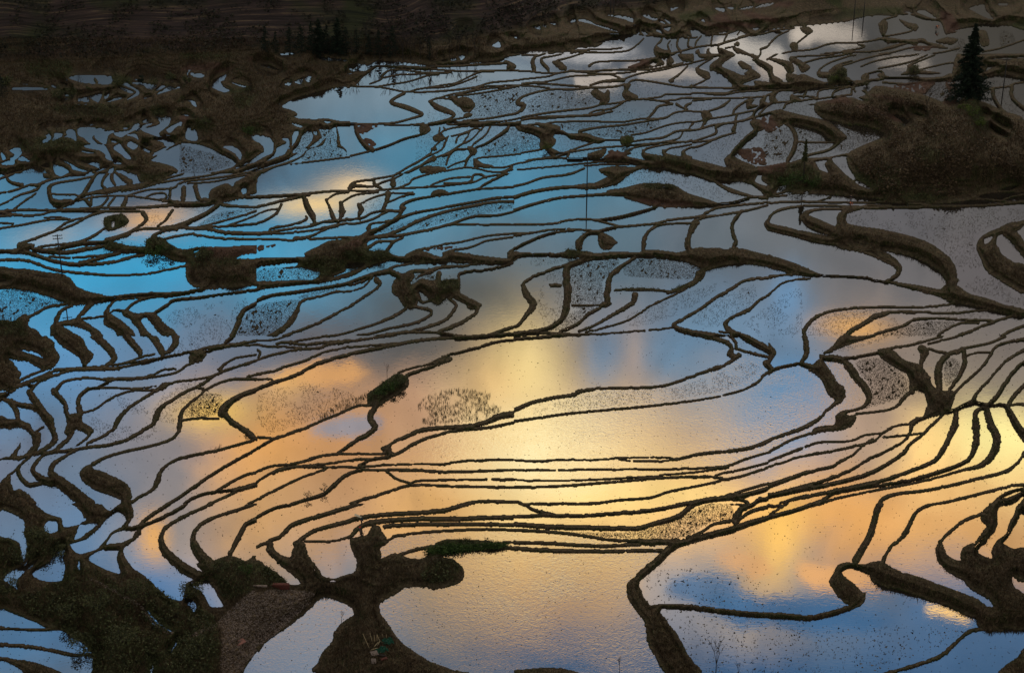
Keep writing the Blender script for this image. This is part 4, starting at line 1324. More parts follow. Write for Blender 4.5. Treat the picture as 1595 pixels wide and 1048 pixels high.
def rounded(p):
    a, b, c, d = np.roll(p, 1, 0), p, np.roll(p, -1, 0), np.roll(p, -2, 0); o = []
    m1, m2 = (c-a)*.36, (d-b)*.36
    for t in (0, .25, .5, .75):
        o.append((2*t**3-3*t*t+1)*b+(t**3-2*t*t+t)*m1+(3*t*t-2*t**3)*c+(t**3-t*t)*m2)
    return np.stack(o, 1).reshape(-1, 2)
GW, GH = int(PW), int(PH)
def fill(mask, p, val, x0, y0, x1, y1):
    p = rounded(p)
    a, b = max(int(p[:, 0].min())-1, x0), min(int(p[:, 0].max())+2, x1)
    c, d = max(int(p[:, 1].min())-1, y0), min(int(p[:, 1].max())+2, y1)
    if a >= b or c >= d: return
    xs = np.arange(a, b)[None, :]+0.5
    ys = np.arange(c, d)[:, None]+0.5
    ins = np.zeros((d-c, b-a), bool); q = np.roll(p, -1, 0)
    for (ax, ay), (bx, by) in zip(p, q):
        if ay == by: continue
        cond = (ay > ys) != (by > ys)
        if not cond.any(): continue
        r = cond[:, 0]
        xi = (bx-ax)*(ys[r]-ay)/(by-ay)+ax
        ins[r] ^= xs < xi
    mask[c:d, a:b][ins] = val
def stroke(mask, p, w, val, x0, y0, x1, y1):
    p, w = smooth_line(p, w)
    for i in range(len(p)-1):
        (ax, ay), (bx, by) = p[i], p[i+1]; r = max(w[i], w[i+1])/2+1
        a, b = max(int(min(ax, bx)-r), x0), min(int(max(ax, bx)+r)+2, x1)
        c, d = max(int(min(ay, by)-r), y0), min(int(max(ay, by)+r)+2, y1)
        if a >= b or c >= d: continue
        xs = np.arange(a, b)[None, :]+.5; ys = np.arange(c, d)[:, None]+.5
        L = (bx-ax)**2+(by-ay)**2+1e-9
        t = np.clip(((xs-ax)*(bx-ax)+(ys-ay)*(by-ay))/L, 0, 1)
        dd = np.hypot(xs-ax-t*(bx-ax), ys-ay-t*(by-ay))
        mask[c:d, a:b][dd <= np.maximum((w[i]*(1-t)+w[i+1]*t)*0.5*WSC, 1.05)] = val
WSC = 0.78
OWN = {(0,780):(0,784,400,1048),(400,780):(400,784,800,1048),(800,780):(800,784,1197,1048),(1195,780):(1197,784,1595,1048),
 (0,520):(0,523,400,784),(400,520):(400,523,800,784),(800,520):(800,523,1197,784),(1195,520):(1197,523,1595,784),
 (0,260):(0,270,400,523),(400,260):(400,270,800,523),(800,260):(800,270,1197,523),(1195,260):(1197,270,1595,523),
 (0,80):(0,84,280,270),(265,80):(280,84,545,270),(530,80):(545,84,812,270),(795,80):(812,84,1078,270),(1060,80):(1078,84,1328,270),(1295,80):(1328,84,1595,270),
 (400,0):(400,0,765,84),(760,0):(765,0,1045,84),(1030,0):(1045,0,1312,84),(1295,0):(1312,0,1595,84)}
LAND = np.zeros((GH, GW), bool); LAND[:84, :772] = True
MAPS = {k: np.zeros((GH, GW), bool) for k in 'GRBSsF'}
for (x0, y0, ops) in OPS_TILES:
    r = OWN[(int(x0), int(y0))]
    for (k, p, w, wa) in ops:
        if k in 'PW': fill(LAND, p, k == 'P', *r)
        elif k in 'LV': stroke(LAND, p, w, not wa, *r)
        else: fill(MAPS[k], p, True, *r)
def boxblur(a, r):
    if r < 1: return a
    for ax in (0, 1):
        pad = [(0, 0), (0, 0)]; pad[ax] = (r+1, r)
        c = np.cumsum(np.pad(a, pad, mode='edge'), axis=ax, dtype=np.float64)
        n = a.shape[ax]
        hi = np.take(c, range(2*r+1, 2*r+1+n), axis=ax); lo = np.take(c, range(0, n), axis=ax)
        a = (hi-lo)/(2*r+1)
    return a.astype(np.float32)
def vnoise(h, w, cell, seed):
    g = np.random.default_rng(seed).random((h//cell+3, w//cell+3)).astype(np.float32)
    y = np.arange(h)/cell; x = np.arange(w)/cell
    yi, xi = y.astype(int), x.astype(int); fy, fx = y-yi, x-xi
    fy = (fy*fy*(3-2*fy))[:, None].astype(np.float32); fx = (fx*fx*(3-2*fx))[None, :].astype(np.float32)
    a, b = g[yi][:, xi], g[yi][:, xi+1]; c, d = g[yi+1][:, xi], g[yi+1][:, xi+1]
    return (a*(1-fx)+b*fx)*(1-fy)+(c*(1-fx)+d*fx)*fy
# ragged, slightly wandering banks: warp the mask by a small noise
yy, xx = np.mgrid[0:GH, 0:GW]
wx = (vnoise(GH, GW, 9, 1)-.5)*1.8+(vnoise(GH, GW, 4, 2)-.5)*.7; wy = (vnoise(GH, GW, 9, 3)-.5)*1.4+(vnoise(GH, GW, 4, 4)-.5)*.6
fade = np.interp(np.arange(GH), [150, 420], [.35, 1])[:, None]; wx, wy = wx*fade, wy*fade
LAND = LAND[np.clip((yy+wy+.5).astype(int), 0, GH-1), np.clip((xx+wx+.5).astype(int), 0, GW-1)]
_e = LAND & np.roll(LAND, 1, 0); _b = (yy > 86) & (yy < 268) & (xx < 470); LAND = np.where(_b, _e, LAND)
# beyond the picture the terraces run on: folded back, sheared and stretched so that nothing repeats as a mirror image
_h, _w = GH+MB_+MT, GW+2*MX
_Y, _X = np.mgrid[-MT:GH+MB_, -MX:GW+MX].astype(np.float32)
_ox = np.maximum(np.maximum(-_X, _X-(GW-1)), 0); _oy = np.maximum(_Y-(GH-1), 0)
_n1, _n2 = vnoise(_h, _w, 70, 41)-.5, vnoise(_h, _w, 50, 42)-.5
_sx = np.where(_X < 0, _ox*(.75+_n1*.5), np.where(_X > GW-1, GW-1-_ox*(.75+_n1*.5), _X))+_oy*(_n2*1.4+.35)
_sy = np.where(_oy > 0, GH-1-_oy*(.7+_n1*.5), _Y)-_ox*(.42+_n2*1.6)
_sx = np.clip(_sx, 0, GW-1).astype(int); _sy = np.clip(_sy, 0, GH-1).astype(int)
def padm(a):
    return a[_sy, _sx]
LAND = padm(LAND)
LAND[:MT, :] = True
for k in MAPS: MAPS[k] = padm(MAPS[k])
H_, W_ = LAND.shape
PXX = (np.arange(W_)-MX+.5)[None, :]*np.ones((H_, 1)); PYY = (np.arange(H_)-MT+.5)[:, None]*np.ones((1, W_))
def label(m):
    h, w = m.shape; lab = np.zeros((h, w), np.int32); par = [0]
    def find(a):
        while par[a] != a: par[a] = par[par[a]]; a = par[a]
        return a
    pr = []
    for y in range(h):
        d = np.diff(np.concatenate([[0], m[y].view(np.int8), [0]])); st = np.flatnonzero(d == 1); en = np.flatnonzero(d == -1)
        cur = []; j = 0
        for s, e in zip(st, en):
            l = 0
            while j < len(pr) and pr[j][1] <= s: j += 1
            k = j
            while k < len(pr) and pr[k][0] < e:
                q = find(pr[k][2])
                if l == 0: l = q
                elif q != l: par[max(l, q)] = min(l, q); l = min(l, q)
                k += 1
            if l == 0: l = len(par); par.append(l)
            cur.append((s, e, l)); lab[y, s:e] = l
        pr = cur
    f = np.array([find(i) for i in range(len(par))])
    return f[lab]
lab = label(~LAND)
ids, cnt = np.unique(lab, return_counts=True)
small = ids[(cnt < 14) & (ids > 0)]
LAND[np.isin(lab, small)] = True; lab[LAND] = 0
ids = np.array([i for i in np.unique(lab) if i > 0]); remap = np.zeros(lab.max()+1, np.int32); remap[ids] = np.arange(1, len(ids)+1); lab = remap[lab]
NR = len(ids); print('pools', NR)
def jfa(seed):
    """nearest seed pixel for every pixel: returns (sy, sx)"""
    h, w = seed.shape
    sy = np.where(seed, np.arange(h)[:, None], -9999).astype(np.int32); sx = np.where(seed, np.arange(w)[None, :], -9999).astype(np.int32)
    Yg = np.arange(h, dtype=np.int32)[:, None]; Xg = np.arange(w, dtype=np.int32)[None, :]
    best = (sy-Yg)**2+(sx-Xg)**2
    k = 256
    steps = []
    while k >= 1: steps.append(k); k //= 2
    for k in steps+[1]:
        for dy in (-k, 0, k):
            for dx in (-k, 0, k):
                if dx == 0 and dy == 0: continue
                ys = slice(max(0, dy), h+min(0, dy)); yt = slice(max(0, -dy), h+min(0, -dy))
                xs = slice(max(0, dx), w+min(0, dx)); xt = slice(max(0, -dx), w+min(0, -dx))
                cy, cx = sy[ys, xs], sx[ys, xs]
                d = (cy-Yg[yt])**2+(cx-Xg[:, xt])**2
                b = best[yt, xt]; m = d < b
                b[m] = d[m]; sy[yt, xt][m] = cy[m]; sx[yt, xt][m] = cx[m]
    return sy, sx, np.sqrt(np.maximum(best, 0)).astype(np.float32)
wy_, wx_, dl = jfa(~LAND)                 # on land: nearest water pixel
near = lab[wy_, wx_]
_, _, dw = jfa(LAND)                      # in water: distance to the shore
# metres per photo pixel (across the view) on the valley floor
_rx, _ry, _rz = ray(PXX, PYY); MPP = (CAMZ/-_rz/F).astype(np.float32)
# water levels from how the banks show: a broad bank facing the camera holds up the farther pool
pairs = {}
for x in range(0, W_, 3):
    col = lab[:, x]; ch = np.flatnonzero(np.diff(col)); 
    for a, b in zip(ch[:-1], ch[1:]):
        if col[a+1] == 0 and col[a] > 0 and col[b+1] > 0 and col[a] != col[b+1] and b-a < 45:
            pairs.setdefault((col[b+1], col[a]), []).append((b-a)*MPP[b, x])      # (near, far)
rA, rv = [], []
A = np.zeros((len(pairs)+NR, NR)); bb = np.zeros(len(pairs)+NR)
for i, ((n_, f_), v) in enumerate(pairs.items()):
    m = float(np.median(v)); wgt = math.sqrt(len(v))
    t = np.clip((m-.45)*.75, -.12, 1.6)
    A[i, f_-1] = wgt; A[i, n_-1] = -wgt; bb[i] = t*wgt
for j in range(NR): A[len(pairs)+j, j] = .9
LV = np.zeros(NR+1); LV[1:] = np.clip(np.linalg.lstsq(A, bb, rcond=None)[0], -2.2, 2.6)
LV *= .6; print('levels', LV.min(), LV.max())
lev = LV[near].astype(np.float32)
# crest of the banks
def shift(a, dy, dx): return np.roll(np.roll(a, dy, 0), dx, 1)
med = np.zeros_like(LAND); crestv = lev.copy()
for dy, dx in ((0, 1), (1, 0)):
    oy, ox = shift(wy_, -dy, -dx), shift(wx_, -dy, -dx)
    far = (np.hypot(oy-wy_, ox-wx_) > np.maximum(2.0, 1.1*dl)) & LAND & shift(LAND, -dy, -dx)
    mx = np.maximum(lev, shift(lev, -dy, -dx))
    crestv = np.where(far, np.maximum(crestv, mx), crestv); med |= far
    f2 = shift(far, dy, dx); crestv = np.where(f2, np.maximum(crestv, shift(mx, dy, dx)), crestv); med |= f2
cy_, cx_, dm = jfa(med)
half = dl[cy_, cx_]*MPP
HILL = boxblur(boxblur(((PYY < 84) | (LAND & (dl > 22))).astype(np.float32), 6), 6)
extra = np.clip(.10+.28*half, 0, .55)+np.clip(half-1.2, 0, 18)*.24
t = dl/(dl+dm+1e-3); t = t*t*(3-2*t)*.5+t*.5
Zl = lev*(1-t)+(crestv[cy_, cx_]+extra)*t
rough = sum((vnoise(H_, W_, c, 20+c)-.5)*a for c, a in ((60, .9), (25, .6), (10, .38), (4, .16), (2, .08)))
Zl = Zl+rough*np.clip(dl*MPP*.5, 0, 1.3)*np.clip(dl/9, .15, 1.2)*np.where(PYY < 84, .4, 1)
Zw = lev-np.clip(dw*MPP*.35, .02, .3)
# broad slopes: even out, then cut old dry terrace ledges into them
Zs = boxblur(boxblur(boxblur(Zl.astype(np.float32), 9), 9), 7); wl = np.clip((dl-9)/14, 0, 1)
Zb = boxblur(boxblur(Zl.astype(np.float32), 30), 30); wh = np.clip((96-PYY)/40, 0, 1)*np.clip((dl-9)/14, 0, 1)
Zs = Zs*(1-wh)+Zb*wh
stp = .42; qq = Zs/stp+vnoise(H_, W_, 70, 61)*2.2+PYY*-.055; led = (np.floor(qq)+np.clip((qq-np.floor(qq))*3, 0, 1)-qq)*stp
Zl = Zl*(1-wl)+(Zs+led*.45*(1-wh)+rough*.35*(1-wh))*wl
fine = vnoise(H_, W_, 2, 91)*.55+vnoise(H_, W_, 5, 92)*.45
SEED_N = vnoise(H_, W_, 22, 95)*.6+vnoise(H_, W_, 8, 96)*.4
fine2 = vnoise(H_, W_, 3, 93)*.6+vnoise(H_, W_, 11, 94)*.4
SW = boxblur((MAPS['S'] & ~LAND).astype(np.float32), 2); SP = boxblur((MAPS['s'] & ~LAND).astype(np.float32), 3)
RW = boxblur((MAPS['R'] & ~LAND).astype(np.float32), 3)
Zw = np.maximum(Zw, lev-.3+SW*(.30+(fine-.69)*.5))
Zw = np.maximum(Zw, lev-.3+SP*(.30+(fine-.84)*.5))
Zw = np.maximum(Zw, lev-.3+np.clip(RW*1.5, 0, 1)*(.33+(fine2-.42)*.35))
Z = np.where(LAND, Zl, Zw)
off = np.where(LAND, Z-lev, Zw-lev)
Z = np.where(np.minimum(dl, dw) < 0, Z, boxblur(Z, 0))
k_ = (Z*4+shift(Z, 1, 0)+shift(Z, -1, 0)+shift(Z, 0, 1)+shift(Z, 0, -1))/8
Z = np.where((dl+dw) < 2.5, k_, Z)
# far hillside: rises beyond a foot line that runs across the top of the picture
xs_ = np.array([-120, 0, 150, 300, 420, 600, 800, 900, 1000, 1100, 1300, 1500, 1720]); ys_ = np.array([100, 98, 92, 84, 76, 86, 50, 20, 14, -6, -10, -16, -20])
foot = np.interp(PXX[0], xs_, ys_)[None, :]
up = np.clip(foot-PYY, 0, None)
far_h = up*.05+(vnoise(H_, W_, 150, 77)-.5)*np.clip(up*.03, 0, 2)
st = .55; q = far_h/st+vnoise(H_, W_, 90, 78)*.8; fr = q-np.floor(q)
terr = (np.floor(q)+np.clip(fr*2.4, 0, 1)-vnoise(H_, W_, 90, 78)*.8)*st
Z = Z+np.where(up > 0, np.clip(terr*.35+far_h*.65, 0, None), 0)
# knoll on the right that carries the conifer
kn = np.exp(-(((PXX-1480)/120)**2+((PYY-225)/52)**2))*3.2+np.exp(-(((PXX-1600)/90)**2+((PYY-250)/45)**2))*1.5
Z = Z+np.where(LAND, kn*np.clip(dl/14, 0, 1), 0)
# nothing overhangs: going away from the viewpoint the ground never comes back
TD = -_rz/np.hypot(_rx, _ry); D_ = (CAMZ-Z)/TD
D_ = np.maximum.accumulate((D_+PYY*.012)[::-1], 0)[::-1]-PYY*.012
Z = np.where(LAND, np.maximum(CAMZ-D_*TD, np.minimum(Z, lev+.04)), Z)
VX, VY, VZ = world(PXX, PYY, Z)
def grid_mesh(name, ix, X_, Y_, Zz):
    """ix: index grid (-1 where empty) -> quads"""
    return None
def mesh_from(name, verts, quads):
    me = bpy.data.meshes.new(name); nv, nq = len(verts), len(quads)
    me.vertices.add(nv); me.vertices.foreach_set('co', np.ascontiguousarray(verts, dtype=np.float32).ravel())
    k = quads.shape[1]
    me.loops.add(nq*k); me.loops.foreach_set('vertex_index', np.ascontiguousarray(quads, dtype=np.int32).ravel())
    me.polygons.add(nq); me.polygons.foreach_set('loop_start', np.arange(nq, dtype=np.int32)*k)
    me.update(calc_edges=True); return me
def link(o, parent=None):
    S.collection.objects.link(o)
    if parent: o.parent = parent
    return o
STR = 1
Vg = np.stack([VX, VY, VZ], -1)[::STR, ::STR]; h2, w2 = Vg.shape[:2]
I = np.arange(h2*w2, dtype=np.int32).reshape(h2, w2)
Q = np.stack([I[1:, :-1], I[1:, 1:], I[:-1, 1:], I[:-1, :-1]], -1).reshape(-1, 4)
# drop the pond beds far from any shore (they lie under opaque muddy water)
keep = ~((dw[::STR, ::STR][1:, :-1] > 12) & (dw[::STR, ::STR][:-1, 1:] > 12) & ((SW+SP+RW)[::STR, ::STR][1:, :-1] < .02)).ravel()
ter = mesh_from('terrain', Vg.reshape(-1, 3), Q[keep])
ter.polygons.foreach_set('use_smooth', np.ones(len(ter.polygons), bool))
ca = ter.color_attributes.new('soil', 'FLOAT_COLOR', 'POINT')
gm = boxblur(MAPS['G'].astype(np.float32), 3); rm = boxblur(MAPS['R'].astype(np.float32), 2); bm_ = boxblur(MAPS['B'].astype(np.float32), 2)
farf = np.clip(up/12, 0, 1)
ca.data.foreach_set('color', np.stack([gm, rm, bm_, farf], -1)[::STR, ::STR].astype(np.float32).ravel())
wt = ter.attributes.new('wet_shade', 'FLOAT', 'POINT'); wt.data.foreach_set('value', (np.clip(1-(Z-lev-.02)/(.10+.06*SEED_N), 0, 1)*(1-np.clip(rm, 0, .9)))[::STR, ::STR].astype(np.float32).ravel())  # waterline darkening: damp mud margin plus painted shade on bank undersides
terrain = link(bpy.data.objects.new('terrain', ter)); terrain['kind'] = 'structure'
terrain['label'] = 'dark earth banks and slopes that step between the flooded rice terraces'
# ------------------------------------------------------------------ materials
def newmat(name):
    m = bpy.data.materials.new(name); m.use_nodes = True
    t = m.node_tree; b = t.nodes['Principled BSDF']; return m, t, b
def nnoise(t, scale, detail=6, vec=None, dist=0.0, rough=.6):
    n = t.nodes.new('ShaderNodeTexNoise'); n.inputs['Scale'].default_value = scale; n.inputs['Detail'].default_value = detail
    n.inputs['Distortion'].default_value = dist; n.inputs['Roughness'].default_value = rough
    if vec is not None: t.links.new(vec, n.inputs['Vector'])
    return n
def nramp(t, v, stops):
    r = t.nodes.new('ShaderNodeValToRGB'); e = r.color_ramp.elements
    while len(e) > 1: e.remove(e[-1])
    for k, (p_, c) in enumerate(stops):
        q = e[0] if k == 0 else e.new(p_)
        q.position = p_; q.color = (*c, 1)
    t.links.new(v, r.inputs[0]); return r.outputs[0]
def nmix(t, f, a, b, mode='MIX'):
    n = t.nodes.new('ShaderNodeMix'); n.data_type = 'RGBA'; n.blend_type = mode
    if isinstance(f, (int, float)): n.inputs[0].default_value = f
    else: t.links.new(f, n.inputs[0])
    for i, v in ((6, a), (7, b)):
        if isinstance(v, tuple): n.inputs[i].default_value = (*v, 1)
        else: t.links.new(v, n.inputs[i])
    return n.outputs[2]
def nbump(t, b, h, strength, dist):
    n = t.nodes.new('ShaderNodeBump'); n.inputs['Strength'].default_value = strength; n.inputs['Distance'].default_value = dist
    t.links.new(h, n.inputs['Height']); t.links.new(n.outputs[0], b.inputs['Normal'])
def simple(name, c, c2=None, scale=3.0, rough=.85, bump=.3):
    m, t, b = newmat(name); tcn = t.nodes.new('ShaderNodeTexCoord')
    n = nnoise(t, scale, 5, tcn.outputs['Object'])
    t.links.new(nramp(t, n.outputs[0], [(.3, c), (.7, c2 or tuple(q*.6 for q in c))]), b.inputs['Base Color'])
    b.inputs['Roughness'].default_value = rough; b.inputs['Specular IOR Level'].default_value = .2
    if bump: nbump(t, b, n.outputs[0], bump, .05)
    return m
# earth
M_EARTH, t, b = newmat('terrace_earth')
g = t.nodes.new('ShaderNodeNewGeometry'); at = t.nodes.new('ShaderNodeAttribute'); at.attribute_name = 'soil'
sp_ = t.nodes.new('ShaderNodeSeparateXYZ'); t.links.new(at.outputs['Vector'], sp_.inputs[0])
n1 = nnoise(t, .35, 8, g.outputs['Position']); n2 = nnoise(t, 2.6, 8, g.outputs['Position'], .5); n3 = nnoise(t, .05, 5, g.outputs['Position'])
base = nramp(t, n2.outputs[0], [(.28, (.018, .012, .007)), (.5, (.048, .032, .018)), (.72, (.11, .075, .042))])
moss = nramp(t, n2.outputs[0], [(.3, (.012, .014, .005)), (.55, (.034, .036, .012)), (.75, (.075, .075, .025))])
pm = t.nodes.new('ShaderNodeMapRange'); t.links.new(n1.outputs[0], pm.inputs[0]); pm.inputs[1].default_value = .42; pm.inputs[2].default_value = .58
c0 = nmix(t, pm.outputs[0], base, moss)
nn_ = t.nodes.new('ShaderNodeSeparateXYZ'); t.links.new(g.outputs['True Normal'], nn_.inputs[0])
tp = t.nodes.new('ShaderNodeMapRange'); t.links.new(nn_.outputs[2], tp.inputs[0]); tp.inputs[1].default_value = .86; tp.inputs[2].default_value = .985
dry = nramp(t, n2.outputs[0], [(.3, (.042, .030, .017)), (.55, (.095, .068, .038)), (.75, (.17, .125, .075))])  # paler dry earth for flat crests, also painting in their lit top edges
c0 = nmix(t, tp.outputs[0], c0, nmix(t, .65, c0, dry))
n5 = nnoise(t, .9, 6, g.outputs['Position'], .4, .65)
straw = t.nodes.new('ShaderNodeMapRange'); t.links.new(n5.outputs[0], straw.inputs[0]); straw.inputs[1].default_value = .56; straw.inputs[2].default_value = .68; straw.inputs[4].default_value = .7
c0 = nmix(t, straw.outputs[0], c0, nramp(t, n2.outputs[0], [(.3, (.06, .045, .025)), (.7, (.19, .14, .075))]))
green = nramp(t, n2.outputs[0], [(.3, (.022, .022, .009)), (.55, (.045, .048, .017)), (.75, (.085, .085, .03))])
c1 = nmix(t, sp_.outputs[0], c0, green)
red = nramp(t, n1.outputs[0], [(.3, (.050, .026, .017)), (.7, (.10, .055, .036))])
c2 = nmix(t, sp_.outputs[1], c1, red)
field = nramp(t, n2.outputs[0], [(.35, (.030, .019, .011)), (.55, (.075, .050, .028)), (.68, (.20, .145, .075))])
c3 = nmix(t, sp_.outputs[2], c2, field)
mpz = t.nodes.new('ShaderNodeMapping'); mpz.inputs['Scale'].default_value = (.06, .004, 4.6); t.links.new(g.outputs['Position'], mpz.inputs[0])
nz = nnoise(t, 1.0, 7, mpz.outputs[0], .1, .72)
hill = nramp(t, nz.outputs[0], [(.34, (.018, .014, .012)), (.48, (.040, .029, .024)), (.58, (.062, .040, .032)), (.63, (.16, .11, .06)), (.70, (.05, .035, .026))])
hg = nramp(t, nz.outputs[0], [(.35, (.014, .016, .010)), (.65, (.055, .055, .025))])
pm2 = t.nodes.new('ShaderNodeMapRange'); t.links.new(n3.outputs[0], pm2.inputs[0]); pm2.inputs[1].default_value = .5; pm2.inputs[2].default_value = .62
hillc = nmix(t, pm2.outputs[0], hill, hg)
c4 = nmix(t, at.outputs['Alpha'], c3, hillc)
wa = t.nodes.new('ShaderNodeAttribute'); wa.attribute_name = 'wet_shade'
c5 = nmix(t, wa.outputs['Fac'], c4, nmix(t, 1.0, c4, (.52, .50, .48), 'MULTIPLY'))  # damp edge and painted shade darken the earth colour together
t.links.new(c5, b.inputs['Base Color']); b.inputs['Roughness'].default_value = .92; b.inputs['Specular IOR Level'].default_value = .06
nbump(t, b, n2.outputs[0], .7, .25)
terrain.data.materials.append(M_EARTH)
# water
def water_mat(name, ripple, sc):
    m, t, b = newmat(name); t.nodes.remove(b)
    out = t.nodes['Material Output']; g = t.nodes.new('ShaderNodeNewGeometry')
    mp = t.nodes.new('ShaderNodeMapping'); mp.inputs['Scale'].default_value = (.5, 1.2, 1); t.links.new(g.outputs['Position'], mp.inputs[0]); n1 = nnoise(t, sc, 3, mp.outputs[0], .3, .5); n2 = nnoise(t, sc*.3, 3, g.outputs['Position'], .5, .5)
    n3 = nnoise(t, .06, 3, g.outputs['Position'])
    # breeze patches: ripples come and go across a pool
    mr = t.nodes.new('ShaderNodeMapRange'); t.links.new(n3.outputs[0], mr.inputs[0]); mr.inputs[1].default_value = .38; mr.inputs[2].default_value = .62; mr.inputs[3].default_value = .35
    bp = t.nodes.new('ShaderNodeBump'); bp.inputs['Distance'].default_value = ripple
    ml = t.nodes.new('ShaderNodeMath'); ml.operation = 'ADD'; t.links.new(n1.outputs[0], ml.inputs[0])
    ml2 = t.nodes.new('ShaderNodeMath'); ml2.operation = 'MULTIPLY'; t.links.new(n2.outputs[0], ml2.inputs[0]); ml2.inputs[1].default_value = 1.2
    t.links.new(ml2.outputs[0], ml.inputs[1]); t.links.new(ml.outputs[0], bp.inputs['Height']); t.links.new(mr.outputs[0], bp.inputs['Strength'])
    gl = t.nodes.new('ShaderNodeBsdfGlossy'); gl.inputs['Roughness'].default_value = .02; oi = t.nodes.new('ShaderNodeObjectInfo'); t.links.new(nramp(t, oi.outputs['Random'], [(0, (.86, .86, .88)), (.35, (.96, .95, .93)), (.7, (1, 1, 1))]), gl.inputs['Color'])
    df = t.nodes.new('ShaderNodeBsdfDiffuse')
    t.links.new(nramp(t, n2.outputs[0], [(.3, (.014, .011, .008)), (.7, (.026, .021, .015))]), df.inputs[0])
    fr = t.nodes.new('ShaderNodeFresnel'); fr.inputs['IOR'].default_value = 2.9
    ms = t.nodes.new('ShaderNodeMixShader')
    t.links.new(bp.outputs[0], gl.inputs['Normal']); t.links.new(fr.outputs[0], ms.inputs[0]); t.links.new(df.outputs[0], ms.inputs[1]); t.links.new(gl.outputs[0], ms.inputs[2])
    t.links.new(ms.outputs[0], out.inputs[0]); return m
M_CALM = water_mat('calm_water', .0011, 3.0)
M_RIPPLE = water_mat('rippled_water', .0062, 6.0)
# ------------------------------------------------------------------ pools
full = np.where(LAND, np.where(dl <= 5, near, 0), lab)
full = full[::2, ::2]
CX, CY = PXX[::2, ::2], PYY[::2, ::2]
RIPPLED = [(740, 950), (450, 1000), (1000, 640), (720, 960)]
def lab_at(x, y): return int(lab[int(y)+MT, int(x)+MX])
rip = {lab_at(x, y) for x, y in RIPPLED}
order = np.argsort(full.ravel(), kind='stable'); fs = full.ravel()[order]
starts = np.searchsorted(fs, np.arange(1, NR+2))
WW = full.shape[1]
for r in range(1, NR+1):
    sel = order[starts[r-1]:starts[r]]
    if len(sel) < 3: continue
    ry, rx = sel//WW, sel % WW
    # each cell is a quad from its own pixel corner to the next
    key = np.concatenate([ry*4096+rx, ry*4096+rx+1, (ry+1)*4096+rx+1, (ry+1)*4096+rx])
    u, inv = np.unique(key, return_inverse=True)
    vx = (u % 4096)*2-MX+.5-1; vy = (u//4096)*2-MT+.5-1
    wx2, wy2, wz2 = world(vx, vy, LV[r])
    me = mesh_from('water', np.stack([wx2, wy2, wz2+0*wx2], -1), inv.reshape(4, -1).T[:, ::-1])
    me.materials.append(M_RIPPLE if r in rip else M_CALM)
    o = link(bpy.data.objects.new('water', me)); o['kind'] = 'structure'
# ------------------------------------------------------------------ helpers for things
def tag(o, label, cat, group=None):
    o['label'] = label; o['category'] = cat
    if group: o['group'] = group
    return o
def empty(name, loc, rz=0, label=None, cat=None, group=None):
    o = bpy.data.objects.new(name, None); o.location = loc; o.rotation_euler = (0, 0, rz); o.empty_display_size = .3
    S.collection.objects.link(o)
    return tag(o, label, cat, group) if label else o
def at(px, py):
    j = min(max(int(round(px))+MX, 0), W_-1); i = min(max(int(round(py))+MT, 0), H_-1)
    z = max(float(Z[i, j]), float(LV[lab[i, j]]) if lab[i, j] else -99)
    x, y, _ = world(px, py, z); return Vector((float(x), float(y), z))
def mpp(py):
    _, _, dz = ray(0, py); return float(CAMZ/-dz/F)
def hgt(n, py):
    """metres of an upright thing that is n photo pixels tall"""
    a = PITCH - math.atan((PH/2-py)/F); return n*mpp(py)/math.cos(a)
def tube(bm, p0, p1, r0, r1, n=7):
    p0, p1 = Vector(p0), Vector(p1); d = (p1-p0).normalized(); a = d.orthogonal().normalized(); b_ = d.cross(a)
    r = [[bm.verts.new(p+(a*math.cos(q)+b_*math.sin(q))*rr) for q in (2*math.pi*k/n for k in range(n))] for p, rr in ((p0, r0), (p1, r1))]
    for k in range(n): bm.faces.new((r[0][k], r[0][(k+1) % n], r[1][(k+1) % n], r[1][k]))
    bm.faces.new(r[0][::-1]); bm.faces.new(r[1])
def box(bm, c, s, rot=None):
    m = Matrix.LocRotScale(Vector(c), rot or Matrix.Identity(3).to_quaternion(), Vector(s)); bmesh.ops.create_cube(bm, size=1, matrix=m)
def obj(name, bm, mat, parent=None, smooth=False):
    me = bpy.data.meshes.new(name); bm.to_mesh(me); bm.free(); me.materials.append(mat)
    if smooth: me.polygons.foreach_set('use_smooth', [True]*len(me.polygons))
    return link(bpy.data.objects.new(name, me), parent)
def tris_obj(name, P, mat, parent=None):
    """P: (n,3,3) triangles"""
    P = np.asarray(P, dtype=np.float32); n = len(P)
    me = mesh_from(name, P.reshape(-1, 3), np.arange(n*3, dtype=np.int32).reshape(-1, 3)); me.materials.append(mat)
    return link(bpy.data.objects.new(name, me), parent)
def leaves(centres, size, flat=.6, rng=RNG):
    n = len(centres); u = rng.normal(size=(n, 3)); u /= np.linalg.norm(u, axis=1)[:, None]; u[:, 2] *= flat
    v = np.cross(u, rng.normal(size=(n, 3))); v /= np.linalg.norm(v, axis=1)[:, None]+1e-6
    s = (size*(.6+.8*rng.random(n)))[:, None] if np.ndim(size) == 0 else (size*(.6+.8*rng.random(n)))[:, None]
    return np.stack([centres-u*s*.5-v*s*.3, centres+u*s*.6, centres-u*s*.3+v*s*.5], 1)
